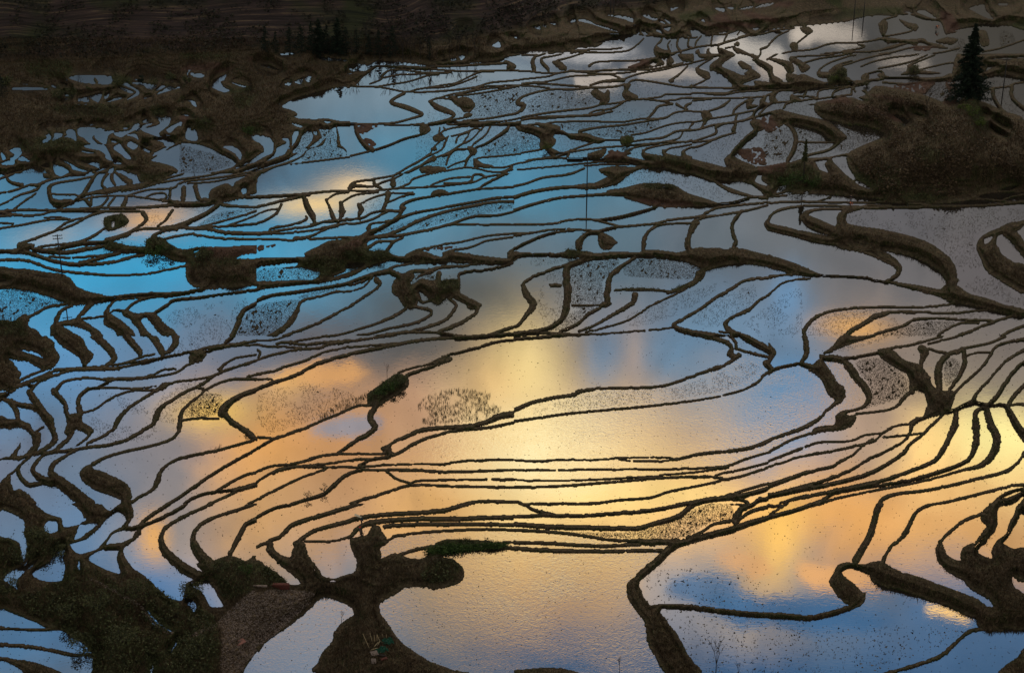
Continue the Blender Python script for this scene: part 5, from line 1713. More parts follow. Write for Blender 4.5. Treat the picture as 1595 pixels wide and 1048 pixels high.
def blades(P, h, w, n, spread, lean=.35, rng=RNG):
    """n blades of grass at every point"""
    m = len(P)*n; B = np.repeat(P, n, 0)+np.concatenate([rng.normal(size=(m, 2))*spread, np.zeros((m, 1))], 1)
    a = rng.random(m)*2*math.pi; hh = np.repeat(np.broadcast_to(h, len(P)), n)*(.6+.7*rng.random(m))
    d = np.stack([np.cos(a), np.sin(a), np.zeros(m)], 1)*w*(.6+.8*rng.random(m))[:, None]
    tip = B+np.stack([rng.normal(size=m)*lean*hh, rng.normal(size=m)*lean*hh, hh], 1); B = B-np.array([0, 0, .04])
    return np.stack([B-d, B+d, tip], 1)
def leafmat(name, stops, scale=1.2):
    m, t, b = newmat(name); g = t.nodes.new('ShaderNodeNewGeometry'); n = nnoise(t, scale, 4, g.outputs['Position'])
    rp = t.nodes.new('ShaderNodeMath'); rp.operation = 'MULTIPLY_ADD'; t.links.new(g.outputs['Random Per Island'], rp.inputs[0]); rp.inputs[1].default_value = .5
    t.links.new(n.outputs[0], rp.inputs[2])
    ad = t.nodes.new('ShaderNodeMath'); ad.operation = 'SUBTRACT'; t.links.new(rp.outputs[0], ad.inputs[0]); ad.inputs[1].default_value = .25
    t.links.new(nramp(t, ad.outputs[0], stops), b.inputs['Base Color']); b.inputs['Roughness'].default_value = .8; b.inputs['Specular IOR Level'].default_value = .15
    return m
M_CONIFER = leafmat('conifer_needles', [(.25, (.006, .010, .006)), (.75, (.022, .032, .016))])
M_DARKLEAF = leafmat('dark_leaves', [(.25, (.024, .028, .011)), (.75, (.10, .10, .038))])
M_LEAF = leafmat('green_leaves', [(.2, (.014, .026, .006)), (.5, (.035, .062, .012)), (.8, (.075, .11, .025))])
M_YELLOW = leafmat('yellow_green_leaves', [(.2, (.03, .045, .008)), (.8, (.12, .14, .03))])
M_GRASS = leafmat('bank_grass', [(.2, (.022, .024, .008)), (.45, (.045, .047, .014)), (.7, (.085, .075, .028)), (.9, (.15, .11, .055))])
M_SCRUB = leafmat('dry_scrub', [(.2, (.028, .018, .009)), (.5, (.070, .044, .023)), (.75, (.12, .078, .040)), (.92, (.18, .13, .07))])
M_HILLLEAF = leafmat('far_scrub', [(.2, (.010, .011, .007)), (.6, (.030, .027, .015)), (.9, (.06, .045, .025))], .08)
M_STUB = leafmat('rice_straw', [(.2, (.03, .022, .013)), (.8, (.15, .115, .065))])
M_REED = leafmat('reed', [(.25, (.022, .022, .008)), (.75, (.075, .068, .024))])
M_BARK = simple('bark', (.045, .034, .025), (.02, .015, .011), 4)
M_POLE = simple('pole_wood', (.05, .045, .04), (.025, .022, .02), 6)
M_BAMBOO = simple('bamboo', (.48, .36, .19), (.27, .19, .10), 5)
M_SLAB = simple('stone_slab', (.27, .20, .15), (.15, .11, .085), 4)
M_NET = simple('green_net', (.015, .085, .045), (.008, .04, .022), 7)
M_BRICK = simple('red_clay', (.13, .035, .022), (.07, .022, .015), 4)
M_SKIN = simple('skin', (.32, .17, .10), (.24, .13, .08), 6)
M_CLOTH = simple('dark_cloth', (.012, .014, .018), (.02, .022, .026), 8)
M_BLUECLOTH = simple('teal_cloth', (.02, .05, .06), (.012, .03, .04), 8)
M_RED = simple('red_cloth', (.42, .035, .03), (.28, .02, .02), 8)
M_ORANGE = simple('orange_cloth', (.62, .17, .06), (.45, .11, .04), 8)
M_HAIR = simple('hair', (.01, .009, .008), None, 8)
M_PALE = simple('pale_board', (.72, .60, .40), (.55, .45, .30), 6)
# ------------------------------------------------------------------ ground cover
def pick(mask, n, seed):
    idx = np.flatnonzero(mask.ravel()); r = np.random.default_rng(seed)
    if len(idx) == 0: return np.zeros((0, 3)), idx
    s = r.choice(idx, min(n, len(idx)), replace=n > len(idx))
    jx = PXX.ravel()[s]+r.random(len(s))-.5; jy = PYY.ravel()[s]+r.random(len(s))-.5
    z = np.maximum(Z.ravel()[s], np.where(lab.ravel()[s] > 0, LV[lab.ravel()[s]], -99))
    x, y, _ = world(jx, jy, z); return np.stack([x, y, z], 1), s
low = PYY > 60
bank = LAND & low & (dl > .8)
P_, s_ = pick(bank & (dl < 8) & (dl > 1.3), 80000, 5)
g_o = tris_obj('grass', blades(P_, .12, .03, 2, .08), M_GRASS); g_o['kind'] = 'stuff'; g_o['label'] = 'short dry grass growing on the earth banks between the pools'
P_, s_ = pick(bank & (dl >= 6) & ~MAPS['B'], 110000, 6)
hh = (.20+.32*RNG.random(len(P_)))*np.where(dl.ravel()[s_] < 12, .5, 1)*np.clip(MPP.ravel()[s_]/.095, .8, 1.8)
g_o = tris_obj('undergrowth', np.concatenate([blades(P_, hh, .045, 3, .22, .5)]), M_SCRUB); g_o['kind'] = 'stuff'; g_o['label'] = 'dry weeds and scrub on the broad brown slopes'
P_, s_ = pick(LAND & low & MAPS['G'] & (SEED_N > .46), 17000, 8)
off_ = np.concatenate([RNG.normal(size=(len(P_), 2))*.25, np.abs(RNG.normal(size=(len(P_), 1)))*.35], 1)
g_o = tris_obj('ground_cover', np.concatenate([leaves(P_+off_, .26), blades(P_, .38, .04, 2, .2, .4)]), M_DARKLEAF); g_o['kind'] = 'stuff'; g_o['label'] = 'low dark green scrub covering the damp slopes and bank sides'
P_, s_ = pick(LAND & (up > 2) & (SEED_N > .52), 15000, 31)
g_o = tris_obj('hillside_scrub', leaves(P_+np.concatenate([RNG.normal(size=(len(P_), 2))*.5, np.abs(RNG.normal(size=(len(P_), 1)))*.4], 1), .6), M_HILLLEAF); g_o['kind'] = 'stuff'; g_o['label'] = 'dark scrub scattered over the old terraces of the far hillside'
P_, s_ = pick(LAND & (PXX > 1290) & (PYY > 140) & (PYY < 315) & (dl > 12) & (SEED_N > .47), 9000, 32)
g_o = tris_obj('knoll_scrub', leaves(P_+np.concatenate([RNG.normal(size=(len(P_), 2))*.4, np.abs(RNG.normal(size=(len(P_), 1)))*.4], 1), .45), M_SCRUB); g_o['kind'] = 'stuff'; g_o['label'] = 'rusty brown scrub covering the knoll under the tall conifer'
wat = ~LAND & (PYY > 20)
tex = (PXX > 640) & (PYY > 125) & (PYY < 262) & (MPP > 0)
P_, s_ = pick(wat & MAPS['S'], 34000, 9); P2, _ = pick(wat & ((MAPS['s'] & (PYY < 850)) | tex) & (SEED_N > .38), 22000, 10); P3, _ = pick(wat & MAPS['s'] & (PYY >= 850), 1500, 17)
off_ = np.concatenate([RNG.normal(size=(len(P_), 2))*.1, np.full((len(P_), 1), .03)], 1)
g_o = tris_obj('rice_stubble', np.concatenate([blades(P_, .13, .028, 3, .05, .6), leaves(P_[::4]+off_[::4], .16, .1), blades(P2, .16, .024, 3, .04, .45), leaves(P3[:900]+[0, 0, .012], .30, .03), blades(P3[900:], .22, .03, 2, .05, .5)]), M_STUB); g_o['kind'] = 'stuff'; g_o['label'] = 'cut rice stubble standing in rows of small tufts in the flooded fields'
nearm = wat & (PYY > 500)
P_, _ = pick(nearm, 5200, 12)
k = P_[RNG.random(len(P_)) < .55]
g_o = tris_obj('floating_straw', np.concatenate([blades(k, .13, .022, 2, .04, .6), leaves(P_+[0, 0, .012], .16, .05)]), M_STUB); g_o['kind'] = 'stuff'; g_o['label'] = 'scattered straw and weed specks on the open water'
P_, _ = pick(MAPS['F'] & ~LAND & (SEED_N > .36), 900, 14)
g_o = tris_obj('reeds', blades(P_, .42, .026, 4, .10, .25), M_REED); g_o['kind'] = 'stuff'; g_o['label'] = 'standing rushes in a patch in the golden pool'
P_, _ = pick(MAPS['B'] & LAND, 9000, 15)
g_o = tris_obj('gravel', leaves(P_+[0, 0, .04], .2, .3), M_SLAB); g_o['kind'] = 'stuff'; g_o['label'] = 'loose clods and chips of stone on the bare ploughed plot'
# ------------------------------------------------------------------ trees
def conifer(x, y, px, label, group, wide=.2, mat=None, dens=1.0, bare=.08):
    h = hgt(px, y); base = at(x, y); r = h*wide; seed = np.random.default_rng(int(x*7+y))
    o = empty('conifer', base, seed.random()*6, label, 'tree', group)
    bm = bmesh.new(); tube(bm, (0, 0, -.3), (0, 0, h*.97), max(.05, h*.018), .02)
    C = []; S_ = []
    nl = max(8, int(h*2.6)); 
    for k in range(nl):
        f = bare+(1-bare)*k/nl; zz = h*f; rr = r*(1-f)**.8*(.75+.5*seed.random())+.05*h*(1-f)*.2
        for q in range(7 if h > 8 else 5):
            a = seed.random()*6.28; L = rr*(.6+.5*seed.random())
            tube(bm, (0, 0, zz), (math.cos(a)*L, math.sin(a)*L, zz-L*.18), .03*h/12, .01, 4)
            m = int(26*dens*(1 if h > 8 else .45)); tt = seed.random(m)**.6
            c = np.stack([np.cos(a)*L*tt, np.sin(a)*L*tt, zz-L*.18*tt], 1)+seed.normal(size=(m, 3))*np.array([.1, .1, .06])*(.4+L*.5)
            C.append(c); S_.append(np.full(m, .30*(h/14)**.5))
    obj('trunk', bm, M_BARK, o)
    tris_obj('crown', leaves(np.concatenate(C), np.concatenate(S_), .5, seed), mat or M_CONIFER, o); return o
def broad(x, y, px, label, group, wide=.5, mat=None, n=900, name='tree', cat='tree', trunk=.3, leaf=.35, loc=None, squash=1.0):
    h = hgt(px, y); base = loc or at(x, y); seed = np.random.default_rng(int(x*13+y))
    o = empty(name, base, seed.random()*6, label, cat, group)
    bm = bmesh.new(); C = []
    tube(bm, (0, 0, -.3), (0, 0, h*max(trunk, .12)), max(.04, h*.028), max(.03, h*.02))
    nb = 9 if n > 250 else 6
    for k in range(nb):
        a = 6.28*k/nb+seed.random(); el_ = seed.random(); L = h*wide*(.45+.5*seed.random())
        p1 = Vector((math.cos(a)*L*.8, math.sin(a)*L*.8*squash, h*(trunk+(.9-trunk)*(.2+.75*el_))))
        tube(bm, (0, 0, h*max(trunk, .12)*.9), p1, h*.014+.01, .01, 5)
        m = n//nb; c = seed.normal(size=(m, 3)); c /= (np.linalg.norm(c, axis=1)[:, None]); c *= (seed.random((m, 1))**.4)
        rad = h*wide*(.32+.25*seed.random())
        C.append(np.array(p1)+c*[rad, rad, rad*.75])
    C = np.concatenate(C); C[:, 2] = np.maximum(C[:, 2], .03*h)
    obj('trunk' if trunk > .1 else 'stem', bm, M_BARK, o)
    tris_obj('crown' if trunk > .1 else 'foliage', leaves(C, leaf*(h/4)**.4, .8, seed), mat or M_DARKLEAF, o); return o
def bare_tree(x, y, px, label, cat='tree', group=None, n=9, wide=.3, loc=None, name='bare_tree'):
    h = hgt(px, y); base = loc or at(x, y); seed = random.Random(int(x*3+y))
    bm = bmesh.new()
    def br(p, d, L, r, dep):
        q = p+d*L; tube(bm, p, q, r, r*.65, 5)
        if dep == 0: return
        for _ in range(3):
            nd = (d+Vector((seed.uniform(-1, 1), seed.uniform(-1, 1), seed.uniform(-.1, .6)))*.55).normalized(); br(q, nd, L*seed.uniform(.55, .8), r*.6, dep-1)
    br(Vector((0, 0, -.2)), Vector((0, 0, 1)), h*.36, h*.012+.012, 3)
    o = obj(name, bm, M_BARK); o.location = base; return tag(o, label, cat, group)
def pole(x, y, px, label, arms=1):
    h = hgt(px, y); o = empty('utility_pole', at(x, y), .2, label, 'utility pole', 'utility poles')
    bm = bmesh.new(); tube(bm, (0, 0, -.5), (0, 0, h), .13, .09, 8); obj('post', bm, M_POLE, o, True)
    for k in range(arms):
        bm = bmesh.new(); z = h*(.96-.07*k); box(bm, (0, .12, z), (1.7, .1, .1))
        for s in (-.75, -.3, .3, .75): tube(bm, (s, .12, z), (s, .12, z+.22), .05, .03, 6)
        obj('crossarm', bm, M_POLE, o)
conifer(1507, 152, 112, 'tall dark conifer towering above the brown knoll', None, .27, dens=5.5, bare=.05)
conifer(669, 95, 38, 'slim dark conifer standing apart at the edge of the far pools', None, .16)
TALL = [(414,82,36),(430,84,28),(452,84,38),(470,85,40),(487,83,44),(498,86,50),(510,85,40),(527,85,50),(540,86,38),(556,85,34),(575,88,30),(590,88,36),(612,88,42)]
desc = ['first conifer from the open hillside', 'short conifer second from the open hillside', 'third conifer of the far row', 'fourth conifer of the far row', 'tall conifer fifth in the far row', 'very tall sixth conifer of the far row', 'seventh conifer, between the two tallest',
 'tall narrow conifer eighth in the far row', 'ninth conifer of the far row', 'tenth conifer of the far row', 'low eleventh conifer of the far row', 'twelfth conifer of the far row', 'last conifer of the far row, before the bare trees']
for (x, y, p_), d in zip(TALL, desc): conifer(x, y+random.uniform(-2, 2), p_*1.12, d+' below the far terraced hillside', 'conifers at the foot of the far hillside', .3, dens=2.2)
for i, (x, y, p_) in enumerate([(608,60,62),(570,62,40),(628,95,50),(640,94,32),(655,96,30),(548,87,50),(700,92,30)]):
    bare_tree(x, y, p_, ['tall bare tree rising above the conifer row', 'bare tree behind the conifer row', 'bare tree right after the conifer row', 'small bare tree before the lone slim conifer', 'smallest bare tree touching the lone slim conifer', 'bare tree among the tallest conifers of the row', 'bare tree past the lone slim conifer'][i], 'tree', 'bare trees by the far conifer row')
for i in range(20):
    bare_tree(574+i*9+random.uniform(-4, 4), 92+random.uniform(-14, 3), random.uniform(24, 44), 'small bare grey tree in the copse between the conifer row and the lone slim conifer', 'tree', 'bare copse below the far hillside')
conifer(4, 152, 36, 'dark bushy conifer at the far end of the long narrow ditch', None, .35)
BUSH = [(92,152,22,'round dark bush below the small far pools',.6,M_DARKLEAF), (112,150,22,'dark bush beside the round one under the far pools',.5,M_DARKLEAF), (140,142,14,'small dark bush above the far pair of pools',.5,M_DARKLEAF),
 (185,132,18,'dark bush between the far blue pool and the fan of terraces',.7,M_DARKLEAF), (219,128,16,'narrow dark tree behind the fan of small far terraces',.35,M_CONIFER), (240,130,14,'low bush behind the fan of small far terraces',.7,M_DARKLEAF), (266,126,20,'larger dark round tree above the fan of small far terraces',.5,M_DARKLEAF),(291,130,22,'dark tree on a bare trunk beside the reddish far field',.4,M_DARKLEAF),
 (247,178,12,'small round green bush on the scrubby ridge below the fan terraces',.7,M_DARKLEAF),(320,192,14,'dark green bush on the brown ridge beneath the bright crooked pool',.8,M_DARKLEAF),(388,207,16,'green bush in the hollow before the stubble fields',.8,M_LEAF),
 (240,396,30,'big dark bush on the bank between the bright blue pools',.75,M_LEAF), (262,390,16,'smaller bush touching the big dark bush between the blue pools',.8,M_DARKLEAF), (318,400,20,'low bush on the bank by the reddish mud strip',.9,M_DARKLEAF),
 (548,398,16,'low dark bush on the broad bank beside the reddish plot',1.1,M_DARKLEAF),(590,398,14,'low bush near the tip of the broad bank between the blue pools',1.0,M_DARKLEAF),(892,397,12,'low dark bush on the long bank beneath the leaf shaped mound',1.2,M_DARKLEAF),
 (1300,124,14,'yellow green bush on the bank among the upper terraces',.6,M_YELLOW), (1311,118,16,'dark bush beside the yellow green one on the upper terraces',.6,M_DARKLEAF), (1423,112,16,'dark bush below the strip of pale stones',.8,M_DARKLEAF),(1350,132,10,'small dark bush on the tip of an upper bank',.6,M_DARKLEAF),
 (1243,284,22,'bushy shrub at the foot of the slender tree',.9,M_LEAF),(1222,286,16,'low shrub next to the slender tree, toward the muddy field',1.0,M_LEAF),(1270,288,16,'low shrub next to the slender tree, toward the small pool',1.0,M_LEAF),
 (1512,178,20,'bright yellow green shrub under the tall conifer',.7,M_YELLOW),(1525,196,18,'second yellow green shrub lower down the knoll under the tall conifer',.7,M_YELLOW),(1496,170,12,'small bright shrub beside the foot of the tall conifer',.7,M_YELLOW),
 (977,222,14,'rounded yellowish shrub at the end of the stubble field',.8,M_YELLOW),(853,232,14,'shrub on the short bank by the small blue pool',.7,M_YELLOW),
 (607,606,18,'dense green shrub on the bank in the middle of the golden pools',.75,M_LEAF),(592,614,14,'lower shrub joined to the dense one between the golden pools',.8,M_LEAF),(622,596,18,'upper shrub joined to the dense one between the golden pools',.7,M_DARKLEAF),
 (60,835,22,'dark shrub on the slope by the small round puddle',.9,M_DARKLEAF),(90,860,20,'dark shrub above the crooked pool at the lower corner',.9,M_DARKLEAF),(12,915,26,'dark shrub overhanging the narrow pool at the edge',.8,M_DARKLEAF),(110,960,34,'tall grey green shrub hanging over the pale lower pool',.7,M_DARKLEAF),
 (155,945,34,'large dark shrub in the gully',.8,M_DARKLEAF),(130,1010,36,'dark shrub beside the bottom of the pale lower pool',.8,M_DARKLEAF),(190,1000,34,'dark shrub in the gully next to the little stream',.8,M_DARKLEAF),(210,925,26,'small shrub above the trickling stream',.9,M_DARKLEAF),
 (345,885,15,'green shrub beneath the golden terraces',1.0,M_DARKLEAF),(385,890,14,'green shrub next to the triangular blue pool',.9,M_LEAF),(300,1020,32,'dark shrub below the earth ramp',.9,M_DARKLEAF),(300,925,22,'shrub beside the straw littered puddle',1.0,M_DARKLEAF)]
for (x, y, p_, d, wd, m_) in BUSH: broad(x, y+2, p_*.72, d, None, wd*1.15, m_, 700 if p_ > 15 else 350, 'bush', 'bush', .06, .26)
conifer(1251, 284, 66, 'slender tree with a thin bare trunk and narrow dark crown', None, .11, M_DARKLEAF, 1.3, .5)
broad(10, 140, 24, 'dark leafy tree at the head of the long ditch', None, .5, n=500)
# hedge of bright leaves on the bank
h0, h1 = (670, 861), (784, 851)
C = []
for k in range(40):
    f = k/39; x = h0[0]+(h1[0]-h0[0])*f; y = h0[1]+(h1[1]-h0[1])*f
    c = at(x, y-2); r = (.55+.5*math.sin(math.pi*min(1, f*1.5+.15)))
    q = RNG.normal(size=(170, 3))*[.45, .5*r, .33*r]; q[:, 2] = np.abs(q[:, 2]); C.append(q+np.array(c))
C = np.concatenate(C); o0 = at(727, 856)
hd = tris_obj('hedge', leaves(C-np.array(o0), .19, .8), M_LEAF); hd.location = o0; tag(hd, 'long low bright green hedge on the bank above the rippled pool', 'hedge')
# bare shrubs
bare_tree(603, 586, 22, 'bare twiggy shrub beside the dense green shrub', 'shrub', None, name='bare_shrub')
bare_tree(1114, 1052, 56, 'tall leafless twigs in front of the blue pool', 'shrub', None, name='bare_shrub', loc=at(1090, 1052)+Vector((2.0, 0, 0)))
bare_tree(965, 1046, 28, 'short leafless twigs at the near edge of the rippled pool', 'shrub', None, name='bare_shrub')
bare_tree(1150, 1056, 28, 'low leafless twigs beside the tall twigs', 'shrub', None, name='bare_shrub')
bare_tree(532, 968, 22, 'leafless twigs at the corner of the triangular pool', 'shrub', None, name='bare_shrub')
bare_tree(1442, 178, 44, 'bare tree at the top of the brown knoll', 'tree')
bare_tree(124, 146, 32, 'thin bare tree before the far blue pool', 'tree', wide=.2)
bare_tree(301, 262, 20, 'tiny bare tree by the dark stubble field', 'tree')
bare_tree(684, 214, 12, 'tiny bare shrub on a mound in the blue terraces', 'shrub', name='bare_shrub')
for x, y, p_, d in [(505,766,14,'dark weedy tuft leaning over the pale golden bank'),(479,776,12,'second weedy tuft lower on the pale golden bank')]:
    broad(x, y, p_, d, None, .5, M_DARKLEAF, 120, 'weed_clump', 'plant', .05, .2)
# ------------------------------------------------------------------ poles
pole(97, 430, 64, 'utility pole on the dark mound beside the bright blue pools', 2)
pole(914, 306, 62, 'utility pole standing in the middle of the blue terraces', 1)
pole(1561, 152, 60, 'utility pole behind the tall conifer', 1)
pole(1330, 30, 32, 'utility pole at the top beyond the wide pale pool', 0)
pole(1345, 28, 30, 'second bare pole at the top beyond the wide pale pool', 0)
pole(951, 20, 30, 'far pole of the pair on the hillside', 0)
pole(956, 21, 30, 'near pole of the pair on the hillside', 0)
# ------------------------------------------------------------------ people
def skin(name, pts, edges, rad, mat, parent, root=0):
    me = bpy.data.meshes.new(name); me.from_pydata(pts, edges, []); me.materials.append(mat)
    o = link(bpy.data.objects.new(name, me), parent)
    md = o.modifiers.new('skin', 'SKIN'); md.use_smooth_shade = True
    for i, r in enumerate(rad):
        r = r if isinstance(r, tuple) else (r, r); me.skin_vertices[0].data[i].radius = r
        me.skin_vertices[0].data[i].use_root = i == root
    o.modifiers.new('sub', 'SUBSURF').levels = 1; return o
def person(loc, rz, label, top, trousers, bend=0.0, hat=None, arm=0, scale=1.0):
    o = empty('person', loc, rz, label, 'person'); o.scale = (scale,)*3
    sb, cb = math.sin(bend), math.cos(bend)
    def up(x, z, y=0): return (x, -(z-.9)*sb+y, .9+(z-.9)*cb)
    hand = [(-.30, -.16, .78), (.30, -.16, .78)] if bend < .5 else [(-.2, -.62, .42), (.2, -.62, .42)]
    elb = [(-.27, -.02, 1.08), (.27, -.02, 1.08)] if bend < .5 else [up(-.24, 1.32, -.28), up(.24, 1.32, -.28)]
    if arm: elb[1], hand[1] = (.3, -.12, 1.3), (.2, -.16, 1.5)
    p = [(0, 0, .92), up(0, 1.12), up(0, 1.38), up(0, 1.48), up(0, 1.60, -.01), up(0, 1.70)]
    e = [(0, 1), (1, 2), (2, 3), (3, 4), (4, 5)]; r = [(.13, .10), (.12, .09), (.15, .09), .05, (.085, .095), (.06, .07)]
    for s in (0, 1):
        sg = -1 if s == 0 else 1; n = len(p)
        p += [up(sg*.18, 1.40), elb[s], hand[s]]; e += [(2, n), (n, n+1), (n+1, n+2)]; r += [.055, .04, .032]
        n = len(p); kn_ = (sg*.11, -.10 if s else .02, .5); ft = (sg*.12, -.16 if s else .08, .05)
        p += [(sg*.09, 0, .85), kn_, ft, (ft[0], ft[1]-.14, .03)]; e += [(0, n), (n, n+1), (n+1, n+2), (n+2, n+3)]; r += [.08, .055, .038, .035]
        m = len(p); hx, hy, hz = hand[s]
        for q in range(5):      # fingers and thumb
            a = (q-2)*.35; Lf = (.055, .085, .095, .09, .07)[q]
            p += [(hx+math.sin(a)*.05, hy-.02, hz-math.cos(a)*Lf*.6), (hx+math.sin(a)*.06, hy-.045, hz-math.cos(a)*Lf)]
            e += [(n-1, m+2*q), (m+2*q, m+2*q+1)]; r += [.011, .008]
    skin('body', p, e, r, M_SKIN, o)
    P_t = [up(0, .9), up(0, 1.12), up(0, 1.40)]; ee = [(0, 1), (1, 2)]; rr = [(.155, .12), (.145, .115), (.17, .115)]
    for s in (0, 1):
        sg = -1 if s == 0 else 1; n = len(P_t); q = hand[s]; w_ = tuple(elb[s][i]*.2+q[i]*.8 for i in range(3))
        P_t += [up(sg*.185, 1.41), elb[s], w_]; ee += [(2, n), (n, n+1), (n+1, n+2)]; rr += [.075, .058, .048]
    skin('jacket', P_t, ee, rr, top, o)
    P_l = [(0, 0, .93)]; ee = []; rr = [(.15, .12)]
    for s in (0, 1):
        sg = -1 if s == 0 else 1; n = len(P_l)
        P_l += [(sg*.09, 0, .84), (sg*.11, -.10 if s else .02, .5), (sg*.12, -.15 if s else .07, .14)]; ee += [(0, n), (n, n+1), (n+1, n+2)]; rr += [.095, .072, .058]
    skin('trousers', P_l, ee, rr, trousers, o)
    hx, hy, hz = up(0, 1.63)
    bm = bmesh.new(); bmesh.ops.create_uvsphere(bm, u_segments=12, v_segments=8, radius=.11, matrix=Matrix.Translation((hx, hy+.02, hz+.04)) @ Matrix.Diagonal((.95, 1.05, .9, 1)))
    if hat: bmesh.ops.create_cone(bm, cap_ends=True, segments=16, radius1=.2, radius2=.1, depth=.06, matrix=Matrix.Translation((hx, hy, hz+.1)))
    obj('hat' if hat else 'hair', bm, hat or M_HAIR, o, True)
    bm = bmesh.new(); fy = hy-.098
    box(bm, (0, fy+.005, hz-.085), (.05, .01, .01)); obj('mouth', bm, M_RED, o)
    for s in (-1, 1):
        bm = bmesh.new(); bmesh.ops.create_uvsphere(bm, u_segments=6, v_segments=4, radius=.013, matrix=Matrix.Translation((s*.033, fy, hz-.02))); obj('eye', bm, M_HAIR, o)
        bm = bmesh.new(); bmesh.ops.create_uvsphere(bm, u_segments=6, v_segments=4, radius=.025, matrix=Matrix.Translation((s*.1, hy+.01, hz-.03))); obj('ear', bm, M_SKIN, o)
    bm = bmesh.new(); bmesh.ops.create_cone(bm, cap_ends=True, segments=6, radius1=.018, radius2=.006, depth=.05, matrix=Matrix.Translation((0, fy-.006, hz-.045))); obj('nose', bm, M_SKIN, o); return o
a1 = at(563, 818)
person(a1, 2.4, 'person in dark clothes on the bund shouldering a pale board', M_BLUECLOTH, M_CLOTH, 0, None, 1, 1.0)
bm = bmesh.new(); box(bm, (0, 0, 0), (1.05, .30, .045)); bmesh.ops.bevel(bm, geom=bm.edges[:], offset=.012, segments=1, affect='EDGES')
pb = obj('board', bm, M_PALE); pb.location = a1+Vector((-.42, -.05, 1.66)); pb.rotation_euler = (.5, -.25, -.15); pb.rotation_euler[1] = .35; tag(pb, 'pale board carried on the shoulder of the dark dressed person', 'board')
person(at(561, 834), 2.0, 'person with a red headscarf standing where the dark spit of land begins', M_BLUECLOTH, M_CLOTH, 0, M_RED, 0, .85)
person(at(1325, 315), 2.6, 'person in black standing on the long straight bank under the brown hillside', M_CLOTH, M_CLOTH, 0, None, 0, .95)
person(at(1323, 322), .6, 'person in an orange jacket stooping on the long straight bank', M_ORANGE, M_CLOTH, 1.1, None, 0, .9)
person(at(1458, 47), .6, 'distant person in an orange jacket bending among the grey upper fields', M_ORANGE, M_CLOTH, 1.0, None, 0, 1.0)
# ------------------------------------------------------------------ little camp on the near spit: bamboo, net, slabs
k = at(589, 1008); k.z += .1
E_ = lambda x, y: at(x, y)
def post(x, y, px, lean, label, r=.045):
    b0 = E_(x, y); h = hgt(px, y); bm = bmesh.new(); tube(bm, (0, 0, -.2), (lean*h, 0, h), r, r*.8, 7)
    for q in (.3, .6): tube(bm, (lean*h*q, 0, h*q), (lean*h*q+.002, 0, h*q+.03), r*1.25, r*1.25, 7)
    o = obj('bamboo_post', bm, M_BAMBOO); o.location = b0; tag(o, label, 'post', 'bamboo posts of the small camp')
for i, a_ in enumerate([(576,1009,22,-.35,'longest bamboo post, leaning out over the slope'),(580,999,13,-.18,'brightest short bamboo post of the camp'),(584,1000,11,-.05,'bamboo post third from the slope'),(587,1000,12,.05,'bamboo post fourth from the slope'),(592,999,11,-.3,'tilted bamboo post beside the green net'),(597,993,6,-.2,'short bamboo post rising behind the net'),(602,993,5,0,'shortest bamboo post at the water side of the net')]): post(*a_)
for i, (x, y, l_, a_, d) in enumerate([(586,1006,.9,.9,'loose bamboo pole lying across the camp'),(590,1004,.85,1.1,'second loose bamboo pole lying beside the first'),(583,1013,.9,.1,'bamboo pole lying level by the slabs')]):
    bm = bmesh.new(); tube(bm, (-l_/2, 0, 0), (l_/2, 0, .12), .05, .04, 7); o = obj('bamboo_pole', bm, M_BAMBOO); o.location = E_(x, y)+Vector((0, 0, .22)); o.rotation_euler = (0, -.2, a_); tag(o, d, 'pole', 'loose bamboo poles of the small camp')
def cloth(x, y, sx, sy, d, seed):
    r = random.Random(seed); bm = bmesh.new(); n = 12; g_ = [[bm.verts.new(((i/n-.5)*sx, (j/n-.5)*sy, .18+.16*math.sin(i*1.3+seed)*math.cos(j*1.1)+r.uniform(-.07, .07))) for j in range(n+1)] for i in range(n+1)]
    for i in range(n):
        for j in range(n): bm.faces.new((g_[i][j], g_[i+1][j], g_[i+1][j+1], g_[i][j+1]))
    o = obj('net', bm, M_NET); o.location = E_(x, y)+Vector((0, 0, .1)); o.rotation_euler = (0, 0, seed*.3); tag(o, d, 'net', 'crumpled green nets')
cloth(602, 1001, 1.7, 1.3, 'crumpled green net heaped behind the bamboo posts', 1); cloth(592, 1015, 1.9, 1.1, 'darker green net spread in front of the loose poles', 2)
def slab(x, y, s, rot, d, mat=M_SLAB, name='stone_slab', cat='slab', group='slabs of the small camp'):
    bm = bmesh.new(); box(bm, (0, 0, 0), s); bmesh.ops.subdivide_edges(bm, edges=bm.edges[:], cuts=2, use_grid_fill=True)
    r = random.Random(int(x))
    for v in bm.verts: v.co += Vector((r.uniform(-1, 1), r.uniform(-1, 1), r.uniform(-1, 1)))*.025
    bmesh.ops.bevel(bm, geom=[e for e in bm.edges if e.calc_face_angle(0) > .9], offset=.02, segments=1, affect='EDGES')
    o = obj(name, bm, mat); o.location = E_(x, y)+Vector((0, 0, s[2]*.4+.12)); o.rotation_euler = rot; tag(o, d, cat, group)
slab(583, 1019, (.95, .75, .14), (.35, .1, .5), 'pale stone slab propped beside the green net')
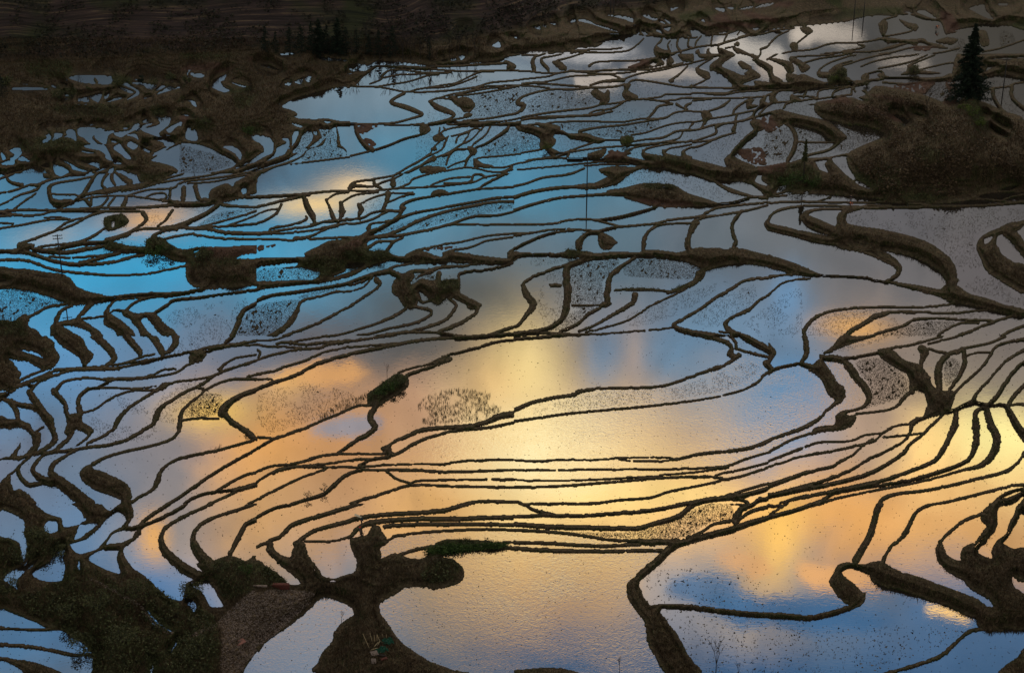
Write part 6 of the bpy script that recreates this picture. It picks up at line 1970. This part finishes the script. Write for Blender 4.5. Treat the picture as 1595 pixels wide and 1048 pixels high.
slab(582, 1031, (.6, .75, .14), (.4, .05, .1), 'pale stone slab lying lowest on the slope')
slab(594, 1021, (1.2, .3, .1), (.1, .1, -.1), 'thin brown board lying under the net', M_BARK)
slab(598, 1027, (.9, .4, .12), (.1, .1, .5), 'brown stone half hidden below the net', M_BRICK)
slab(374, 1001, (1.4, .8, .06), (.15, .0, .7), 'flat reddish board lying on the bare stony plot', simple('faded_board', (.30, .13, .09), (.22, .10, .07)), 'board', 'board', None)
slab(437, 917, (2.4, .5, .8), (0, 0, .03), 'reddish brick block wall across the ditch above the bare plot', M_BRICK, 'brick_wall', 'wall', None)
slab(405, 914, (1.9, .3, .18), (0, .03, .02), 'long grey stone beam laid beside the reddish block', M_SLAB, 'stone_beam', 'beam', None)
# ------------------------------------------------------------------ land beyond and beneath the mapped valley
gx = np.linspace(-1500, 1500, 61); gy = np.linspace(-300, 3200, 71)
GX, GY = np.meshgrid(gx, gy); 
yb = float(VY[0].mean())
hz = np.where(GY > yb, (GY-yb)*.12, 0)+np.clip(np.abs(GX)-190-GY*.14, 0, 400)*.12
hz = np.minimum(hz, 100+20*np.sin(GX*.004)+18*np.sin(GX*.013+1))+RNG.normal(size=GX.shape)*.6-np.where((GY < yb) & (np.abs(GX) < 160+GY*.12), 9, 2)
hz = np.where(GY < 190, np.minimum(hz, -9), hz)
I = np.arange(GX.size, dtype=np.int32).reshape(GX.shape)
gm_ = mesh_from('ground', np.stack([GX, GY, hz], -1).reshape(-1, 3), np.stack([I[:-1, :-1], I[:-1, 1:], I[1:, 1:], I[1:, :-1]], -1).reshape(-1, 4))
gm_.polygons.foreach_set('use_smooth', np.ones(len(gm_.polygons), bool)); 
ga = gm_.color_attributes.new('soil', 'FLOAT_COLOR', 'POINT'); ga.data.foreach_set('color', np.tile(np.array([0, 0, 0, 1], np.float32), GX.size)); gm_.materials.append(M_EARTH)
go = link(bpy.data.objects.new('ground', gm_)); go['kind'] = 'structure'; go['label'] = 'dark valley ground and hills beyond the terraces'
